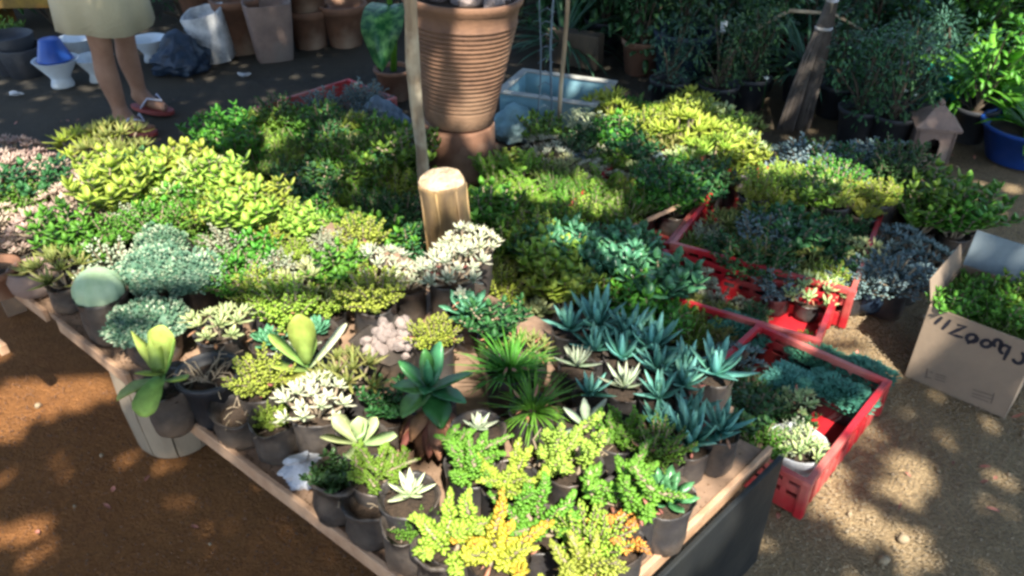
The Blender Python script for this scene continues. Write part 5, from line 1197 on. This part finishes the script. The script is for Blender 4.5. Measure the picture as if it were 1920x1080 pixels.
for j, y in enumerate((4.75, 5.2, 5.7, 6.3, 7.0)):
    x = .35 + .1 * (j % 2)
    while x < 4.6 + j * .3:
        k, lab = bk[rr.choice((0, 1, 2, 3, 0, 3, 4) if x > 2.3 else (0, 1, 2, 3, 0, 1))]; s = rr.uniform(1.2, 1.6) * (1 + .12 * j)
        t = thing('hedge_shrub', (x + rr.uniform(-.08, .08), y + rr.uniform(-.1, .1), 0), lab, 'shrub', 'dark hedge shrubs at the back right', rr.uniform(0, 6)); f, st_ = rr.choice(FT[k])
        stuff(link('foliage', f, t, (0, 0, .1), 0, s))
        if st_: stuff(link('stem', st_, t, (0, 0, 0), 0, (s, s, s * 1.2)))
        x += rr.uniform(.30, .42)
for k, (px, py, kd, lab) in enumerate(((1060, 70, 'blades_green', 'arching strap leaved plant behind the wire trellis'), (1130, 95, 'shrub_mid', 'dark shrub just behind the wooden block'), (1330, 120, 'blades_dark', 'blue green strap leaved plant behind the white tag'), (1400, 125, 'blades_dark', 'strap leaved plant under the bent branch'),
      (1450, 90, 'blades_green', 'arching dark leaved plant above the dark red pot'), (1540, 60, 'blades_green', 'arching plant right behind the broom handle'), (1720, 110, 'blades_dark', 'grey green strap leaved plant above the teal pot'), (1780, 130, 'blades_green', 'narrow leaved plant right of the teal pot, in shade'),
      (1860, 140, 'broad_bright', 'broad strap leaved plant at the right, in dappled sun'), (1830, 240, 'broad_bright', 'pale arching leaves just right of the clay house'), (1640, 110, 'blades_green', 'spilling grassy plant over the long planter'), (1500, 190, 'blades_dark', 'dark strap leaves around the broom'))):
    bplant(kd, px, py, 'darkp', lab, 1.0, 1.25, name='strap_leaved_plant')
for j, y in enumerate((5.7, 6.3, 7.0)):   # behind the pots on the left
    x = -4.5
    while x < .3:
        k, lab = bk[rr.choice((0, 1, 3))]; s = rr.uniform(1.2, 1.7) * (1 + .12 * j)
        t = thing('hedge_shrub', (x, y + rr.uniform(-.1, .1), 0), 'dark shrub growing behind the stacked clay pots at the back left', 'shrub', 'dark shrubs behind the clay pots', rr.uniform(0, 6)); f, st_ = rr.choice(FT[k])
        stuff(link('foliage', f, t, (0, 0, .1), 0, s)); 
        if st_: stuff(link('stem', st_, t, (0, 0, 0), 0, (s, s, s * 1.2)))
        x += rr.uniform(.36, .5)
# curved branch, tag, flowers
mb = MB(); P1 = at(1372, 98, .25); pts = [P1 + Vector((.0, 0, -.2)), P1, P1 + Vector((.14, .05, .12)), P1 + Vector((.30, .1, .19)), P1 + Vector((.55, .15, .16)), P1 + Vector((.75, .2, .06))]
mb.tube(pts, [.016, .015, .013, .011, .009, .006], 8); o = mk('bent_branch', mb, 'stick', None, True); tag(o, 'bent bare branch arching out of the hedge left of the broom', 'branch')
p = at(1356, 52, .35); t = thing('plant_tag', (p.x, p.y, 0), 'small white tag on a thin stake in front of the hedge', 'tag')
mb = MB(); mb.tube([(0, 0, 0), (0, 0, .42)], .003, 5); mk('stake', mb, 'stick', t); mb = MB(); mb.box((0, -.005, .36), .035, .003, .06); bevel(mk('card', mb, 'white', t), .001)
for px, py, z, lab in ((1437, 150, .25, 'small white flower on the dark bush left of the broom'), (1717, 181, .2, 'larger white flower below the teal pot'), (1697, 174, .2, 'smaller white flower below the long planter'), (1831, 114, .3, 'white flower on the bush right of the teal pot'), (1905, 93, .3, 'white flower at the right picture edge')):
    p = at(px, py, z); t = thing('white_flower', p, lab, 'flower')
    for k in range(5):
        mb = MB(); mb.leaf((0, 0, 0), (1, 0, 0), .022, .016, .002, .4, 'oval', 3); link('petal', mb.mesh('petal', M['petal']), t, (0, 0, 0), (0, -.5, k * 1.257))
    mb = MB(); mb.tube([(0, 0, 0), (.01, .01, -z)], .0018, 4); mk('stem', mb, LM['dark'], t)

# ------------------------------------------------------------------ the person
f1 = at(236, 244, 0); f2 = at(270, 206, 0)
def ball(vs): return vs
pers = thing('person', ((f1.x + f2.x) / 2, (f1.y + f2.y) / 2, 0), 'person in a loose cream shirt and red sandals standing on the path, bare legs', 'person')
o0 = pers.location
a1 = f1 - o0; a2 = f2 - o0
fd = Vector((.86, -.35, 0)).normalized()    # the way the feet point
hip = Vector(((a1.x + a2.x) / 2 - .01, (a1.y + a2.y) / 2, .88)); sd = Vector((-fd.y, fd.x, 0))
V = []; E_ = []; RD = []
def av(p, r, par=None):
    V.append(tuple(p)); RD.append(r); i = len(V) - 1
    if par is not None: E_.append((par, i))
    return i
root = av(hip, .145); sp1 = av(hip + Vector((0, 0, .16)), .125, root); sp2 = av(hip + Vector((0, 0, .34)), .135, sp1); ch = av(hip + Vector((0, 0, .47)), .12, sp2); nk = av(hip + Vector((0, 0, .55)), .055, ch); nk2 = av(hip + fd * .015 + Vector((0, 0, .61)), .052, nk)
hd1 = av(hip + fd * .03 + Vector((0, 0, .67)), .082, nk2); hd2 = av(hip + fd * .02 + Vector((0, 0, .74)), .088, hd1); hd3 = av(hip + fd * .01 + Vector((0, 0, .80)), .062, hd2)
ft = []
for a, s_ in ((a1, -1), (a2, 1)):
    hp = av(hip + sd * .085 * s_ + Vector((0, 0, -.06)), .098, root)
    up = hip + sd * .085 * s_; kn = Vector((a.x, a.y, .45)).lerp(Vector((up.x, up.y, .45)), .35)
    m1 = av(up.lerp(kn, .5) + Vector((0, 0, -.04)), .078, hp); k0 = av(kn + Vector((0, 0, .07)), .054, m1); k1 = av(kn + fd * .008, .059, k0); k2 = av(kn + Vector((0, 0, -.07)), .048, k1)
    cf = av(Vector((a.x, a.y, 0)).lerp(kn, .64) - fd * .018, .059, k2); cf2 = av(Vector((a.x, a.y, 0)).lerp(kn, .35), .042, cf); an = av(Vector((a.x, a.y, .085)), .030, cf2)
    he = av(Vector((a.x, a.y, .05)) - fd * .03, .032, an); in_ = av(Vector((a.x, a.y, .055)) + fd * .05, .034, an); to = av(Vector((a.x, a.y, .04)) + fd * .12, .030, in_); ft.append((a, to))
    for k in range(5):
        av(Vector((a.x, a.y, .032)) + fd * (.172 - .007 * k) + sd * (.030 - .015 * k) * -s_, .0105 - .0012 * k, to)
for s_ in (-1, 1):
    sh = av(hip + sd * .17 * s_ + Vector((0, 0, .47)), .055, ch); el = av(hip + sd * .21 * s_ + Vector((0, 0, .20)) + fd * .02, .040, sh); fa = av(hip + sd * .21 * s_ + fd * .08 + Vector((0, 0, .06)), .034, el); wr = av(hip + sd * .20 * s_ + fd * .14 + Vector((0, 0, -.02)), .024, fa)
    pm = av(hip + sd * .195 * s_ + fd * .165 + Vector((0, 0, -.07)), .026, wr)
    for k in range(4):
        q = av(hip + sd * (.195 * s_ + (k - 1.5) * .019) + fd * .185 + Vector((0, 0, -.115 - .004 * (k in (1, 2)))), .0095, pm); av(hip + sd * (.195 * s_ + (k - 1.5) * .018) + fd * .175 + Vector((0, 0, -.15 - .008 * (k in (1, 2)))), .008, q)
    q = av(hip + sd * (.165 * s_) + fd * .18 + Vector((0, 0, -.075)), .010, pm); av(hip + sd * (.155 * s_) + fd * .20 + Vector((0, 0, -.105)), .0085, q)
me = bpy.data.meshes.new('person_body'); me.from_pydata(V, E_, []); body = link('body', me, pers); me.materials.append(M['skin'])
sk = body.modifiers.new('skin', 'SKIN'); 
for i, v in enumerate(me.skin_vertices[0].data): v.radius = (RD[i], RD[i]); v.use_root = (i == 0)
sk.use_smooth_shade = True; ss = body.modifiers.new('sub', 'SUBSURF'); ss.levels = 2; ss.render_levels = 2
hc = hip + fd * .02 + Vector((0, 0, .74))
for s_ in (-1, 1):
    for nm, off, r, m in (('eye', fd * .082 + sd * .032 * s_ + Vector((0, 0, .005)), .011, 'white'), ('ear', sd * .085 * s_ + Vector((0, 0, -.005)), .022, 'skin')):
        bm = bmesh.new(); bmesh.ops.create_uvsphere(bm, u_segments=12, v_segments=8, radius=r); m_ = bpy.data.meshes.new(nm); bm.to_mesh(m_); bm.free(); m_.materials.append(M[m]); link(nm, m_, pers, hc + off)
mb = MB(); mb.tube([hc + fd * .085 + Vector((0, 0, .0)), hc + fd * .102 + Vector((0, 0, -.028)), hc + fd * .085 + Vector((0, 0, -.038))], [.006, .012, .008], 8); mk('nose', mb, 'skin', pers, True)
mb = MB(); mb.tube([hc + fd * .078 + sd * .022 + Vector((0, 0, -.058)), hc + fd * .088 + Vector((0, 0, -.058)), hc + fd * .078 - sd * .022 + Vector((0, 0, -.058))], [.003, .006, .003], 8); mk('mouth', mb, 'sole', pers, True)
bm = bmesh.new(); bmesh.ops.create_uvsphere(bm, u_segments=24, v_segments=16, radius=.102)
for v in bm.verts:
    if v.co.z < -.02 and v.co.dot(Vector((fd.x, fd.y, 0))) > -.01: v.co *= .72
m_ = bpy.data.meshes.new('hair'); bm.to_mesh(m_); bm.free(); m_.materials.append(M['hair']); m_.polygons.foreach_set('use_smooth', [True] * len(m_.polygons)); link('hair', m_, pers, hc - fd * .018 + Vector((0, 0, .025)))
# loose shirt: hangs to mid thigh, hem dips at the front
def shirt():
    mb = MB(); n_ = 40; vs = []
    rings = [(.57, .075, .07), (.545, .13, .085), (.50, .205, .12), (.40, .215, .145), (.2, .215, .155), (0, .225, .165), (-.20, .235, .175), (-.37, .245, .18)]
    for j, (z, rx, ry) in enumerate(rings):
        for k in range(n_):
            a = 2 * PI * k / n_; w = 1 + .05 * math.sin(6 * a + .3 * j) * (j / 7) ** 2 + .025 * math.sin(11 * a + 1) * (j / 7)
            q = hip + sd * rx * w * math.cos(a) + fd * ry * w * math.sin(a) + Vector((0, 0, z - (.05 * abs(math.sin(a)) ** 2) * (j == 7) - .0 * j)); vs.append(q)
    fs = [(j * n_ + k, (j + 1) * n_ + k, (j + 1) * n_ + (k + 1) % n_, j * n_ + (k + 1) % n_) for j in range(7) for k in range(n_)]
    mb.add(vs, fs); o = mk('shirt', mb, 'shirt', pers, True); s_ = o.modifiers.new('s', 'SOLIDIFY'); s_.thickness = .004; return o
shirt()
for s_ in (-1, 1):
    mb = MB(); sh = hip + sd * .165 * s_ + Vector((0, 0, .475)); el = hip + sd * .222 * s_ + Vector((0, 0, .24)) + fd * .01
    mb.tube([sh, sh.lerp(el, .5), el], [.075, .072, .075], 18, False); o = mk('sleeve', mb, 'shirt', pers, True); o.modifiers.new('s', 'SOLIDIFY').thickness = .003
for a, s_ in ((a1, -1), (a2, 1)):
    mb = MB(); vs = []; k_ = []
    for i in range(20):
        t_ = 2 * PI * i / 20; q = a + fd * (.06 + .14 * math.cos(t_)) + sd * (.048 * math.sin(t_) * (1 + .2 * math.cos(t_))); k_.append((q.x, q.y))
    prism(mb, k_, .002, .024); bevel(mk('sandal', mb, 'sole', pers), .003)
    mb = MB(); tp = a + fd * .14 + Vector((0, 0, .026))
    mb.tube([a + fd * .03 + sd * .045 + Vector((0, 0, .03)), a + fd * .08 + sd * .035 + Vector((0, 0, .085)), tp + Vector((0, 0, .045)), a + fd * .08 - sd * .035 + Vector((0, 0, .085)), a + fd * .03 - sd * .045 + Vector((0, 0, .03))], .006, 6); mk('strap', mb, 'strap', pers, True)

# ------------------------------------------------------------------ unseen tree added overhead, its crown gapped to place the sun patches
LIT = [] # (point, radius): wanted sun patches; leaves on their sun lines are left out
def lit(px, py, z, r): LIT.append((at(px, py, z), r))
for px, py, r in ((60, 300, .14), (30, 360, .10), (120, 330, .12), (210, 265, .12), (290, 290, .14), (380, 300, .16), (470, 310, .14), (560, 300, .12), (640, 320, .08), (250, 380, .12), (380, 380, .16), (500, 380, .15), (600, 400, .14), (680, 400, .13),
                  (740, 370, .09), (790, 410, .10), (720, 450, .12), (830, 460, .11), (890, 460, .08), (640, 480, .13), (540, 470, .13), (450, 500, .12), (350, 480, .11), (250, 480, .08), (185, 500, .07), (600, 560, .08), (700, 570, .08), (480, 580, .07), (330, 610, .07), (560, 630, .08), (620, 640, .07), (700, 640, .08), (790, 620, .08),
                  (490, 690, .07), (600, 730, .09), (660, 700, .05), (670, 790, .07), (760, 900, .06), (890, 780, .035), (830, 960, .09), (930, 980, .09), (1000, 960, .06), (880, 870, .05), (960, 880, .05), (1070, 830, .09), (1090, 890, .06), (1180, 910, .06), (1150, 980, .05), (1100, 1060, .10), (940, 1060, .07), (700, 870, .045),
                  (1185, 680, .05), (1100, 650, .04), (1010, 600, .06), (900, 600, .06), (940, 470, .05), (1000, 500, .08), (960, 540, .04), (1330, 690, .03), (1400, 720, .03)): lit(px, py, BZ + .17, r)
for px, py, r in ((1130, 470, .04), (1060, 450, .05), (1190, 490, .05), (930, 350, .08), (1000, 340, .08), (1080, 350, .08), (1130, 370, .06), (1180, 220, .10), (1260, 220, .13), (1340, 260, .13), (1400, 260, .08), (1240, 270, .06), (1150, 260, .05), (1290, 300, .04),
                  (1440, 315, .08), (1520, 325, .09), (1590, 340, .08), (1660, 345, .05), (1500, 460, .03), (1340, 350, .05), (1280, 390, .04), (1240, 410, .03), (1060, 250, .04), (1300, 540, .03)): lit(px, py, .18, r)
for px, py, r in ((30, 740, .07), (100, 735, .08), (160, 720, .05), (10, 770, .06), (30, 1020, .03), (65, 1045, .022), (45, 1000, .03), (1600, 640, .07), (1550, 610, .06), (1640, 665, .06), (1480, 620, .05), (1570, 910, .022), (1590, 950, .035), (1535, 960, .025), (1720, 875, .035), (1680, 920, .035), (1700, 1010, .045), (1690, 1050, .035), (1625, 950, .025), (1820, 960, .016), (1395, 1000, .02), (1440, 1015, .012), (1850, 345, .03), (1905, 350, .04), (1740, 980, .015), (1700, 1075, .02)): lit(px, py, 0, r)
for px, py, z, r in ((1560, 540, .12, .05), (1590, 490, .12, .03), (1600, 800, .1, .06), (1550, 870, .1, .05), (1640, 740, .12, .03), (1500, 820, .1, .06), (1300, 970, BZ, .07), (1370, 900, BZ, .04), (1240, 1040, BZ, .06), (430, 810, BZ, .03), (600, 940, BZ, .025), (110, 600, BZ, .03), (210, 690, BZ, .03), (840, 335, .46, .09), (820, 380, .3, .05), (930, 60, .70, .07), (905, 120, .6, .06), (910, 20, .78, .10), (790, 200, .5, .03), (1870, 30, .5, .25), (1900, 110, .4, .15), (1860, 160, .3, .10), (1100, 160, .1, .10), (1730, 220, .25, .02), (1530, 65, .6, .03)): LIT.append((at(px, py, z), r))
for px, py, r in ((420, 545, .09), (520, 540, .09), (350, 550, .08), (620, 520, .08), (480, 600, .06), (250, 540, .05), (760, 500, .08), (700, 620, .07), (160, 430, .10), (60, 430, .08), (820, 540, .06), (900, 520, .07), (1010, 560, .05), (430, 470, .12), (300, 430, .12), (560, 430, .14)): lit(px, py, BZ + .17, r)
for px, py, z, r in ((1500, 320, .17, .12), (1430, 312, .17, .09), (1570, 335, .17, .11), (1640, 350, .17, .09), (1510, 600, 0, .05), (1560, 625, 0, .09), (1620, 660, 0, .09), (1480, 640, .02, .06), (1570, 905, 0, .045), (1590, 960, 0, .045), (400, 270, .15, .05), (520, 250, .15, .07), (640, 250, .15, .06), (700, 300, .15, .06), (450, 230, .15, .06), (600, 330, .15, .06), (600, 215, .15, .04)): LIT.append((at(px, py, z), r))
for px, py, z, r in ((40, 745, 0, .09), (110, 740, 0, .08), (170, 725, 0, .06), (0, 790, 0, .06), (1600, 600, 0, .08), (1700, 900, 0, .05), (1620, 980, 0, .05)): LIT.append((at(px, py, z), r))
rl = random.Random(21)  # random extra gaps cut in the added crown for small flecks
for _ in range(9): lit(rl.uniform(1350, 1900), rl.uniform(640, 1080), 0, rl.choice((.006, .01, .014, .02)))
for _ in range(6): lit(rl.uniform(0, 600), rl.uniform(700, 1080), 0, rl.choice((.004, .008, .012)))
for _ in range(26): lit(rl.uniform(900, 1900), rl.uniform(0, 300), .3, rl.choice((.01, .02, .04)))
for _ in range(22): lit(rl.uniform(200, 1500), rl.uniform(300, 1000), BZ + .15, rl.choice((.01, .02, .035)))
rng = np.random.default_rng(4)
N = 95000
pos = np.stack([rng.uniform(-4.6, 5.6, N), rng.uniform(-5.5, 6.5, N), rng.uniform(3.3, 4.5, N)], 1)
S_ = np.array(SUN); keep = np.ones(N, bool)
for q, r in LIT:
    d = pos - np.array(q); tt = d @ S_; perp = d - tt[:, None] * S_; dist = np.linalg.norm(perp, axis=1)
    # leave a few leaves so that the light inside the gaps is still broken
    edge = r + .034 if r > .045 else r + .010
    keep &= ~((dist < edge) & (rng.random(N) < .985))
pos = pos[keep]
# thin the crown where neither the frame nor its light is touched
ox = pos[:, 0] - pos[:, 2] * S_[0] / S_[2]; oy = pos[:, 1] - pos[:, 2] * S_[1] / S_[2]
far = (ox < -3.4) | (ox > 3.6) | (oy < -.2) | (oy > 7)
pos = pos[~far | (rng.random(len(pos)) < .35)]
tree = thing('unseen_shade_tree', (-5.2, -1.0, 0), 'unseen shade tree added overhead, its crown gapped to shape the sun patches', 'tree')
K = len(pos); a = rng.uniform(0, 2 * np.pi, K); tl_ = rng.uniform(-.5, .5, K); L_ = rng.uniform(.10, .17, K); W_ = L_ * .5
d = np.stack([np.cos(a) * np.cos(tl_), np.sin(a) * np.cos(tl_), np.sin(tl_)], 1); x = np.stack([-np.sin(a), np.cos(a), rng.uniform(-.4, .4, K)], 1)
base_ = pos - np.array(tree.location)
v = np.stack([base_ - d * L_[:, None] / 2, base_ + x * W_[:, None] / 2, base_ + d * L_[:, None] / 2, base_ - x * W_[:, None] / 2], 1).reshape(-1, 3)
me = bpy.data.meshes.new('crown'); me.vertices.add(K * 4); me.vertices.foreach_set('co', v.ravel()); me.loops.add(K * 4); me.loops.foreach_set('vertex_index', np.arange(K * 4)); me.polygons.add(K); me.polygons.foreach_set('loop_start', np.arange(0, K * 4, 4)); me.update(calc_edges=True); me.materials.append(LM['canopy'])
stuff(link('crown', me, tree))
mb = MB(); mb.tube([(0, 0, 0), (.1, .1, 1.2), (.3, .4, 2.6), (.5, .8, 3.8)], [.24, .19, .16, .12], 12); mk('trunk', mb, 'bark', tree, True)
for (dx, dy) in ((3, -1), (7, 0), (2, 5), (8, 5), (-.5, 3), (5, -3)):
    mb = MB(); mb.tube([(.4, .6, 3.2), (dx * .4, dy * .4, 4.3), (dx, dy, 4.6)], [.09, .06, .02], 7); mk('limb', mb, 'bark', tree, True)
print('agaves', sum(o.name.startswith('agave_plant') for o in bpy.data.objects)); print('objects', len(bpy.data.objects), 'leaves', K, 'plants', len(taken))
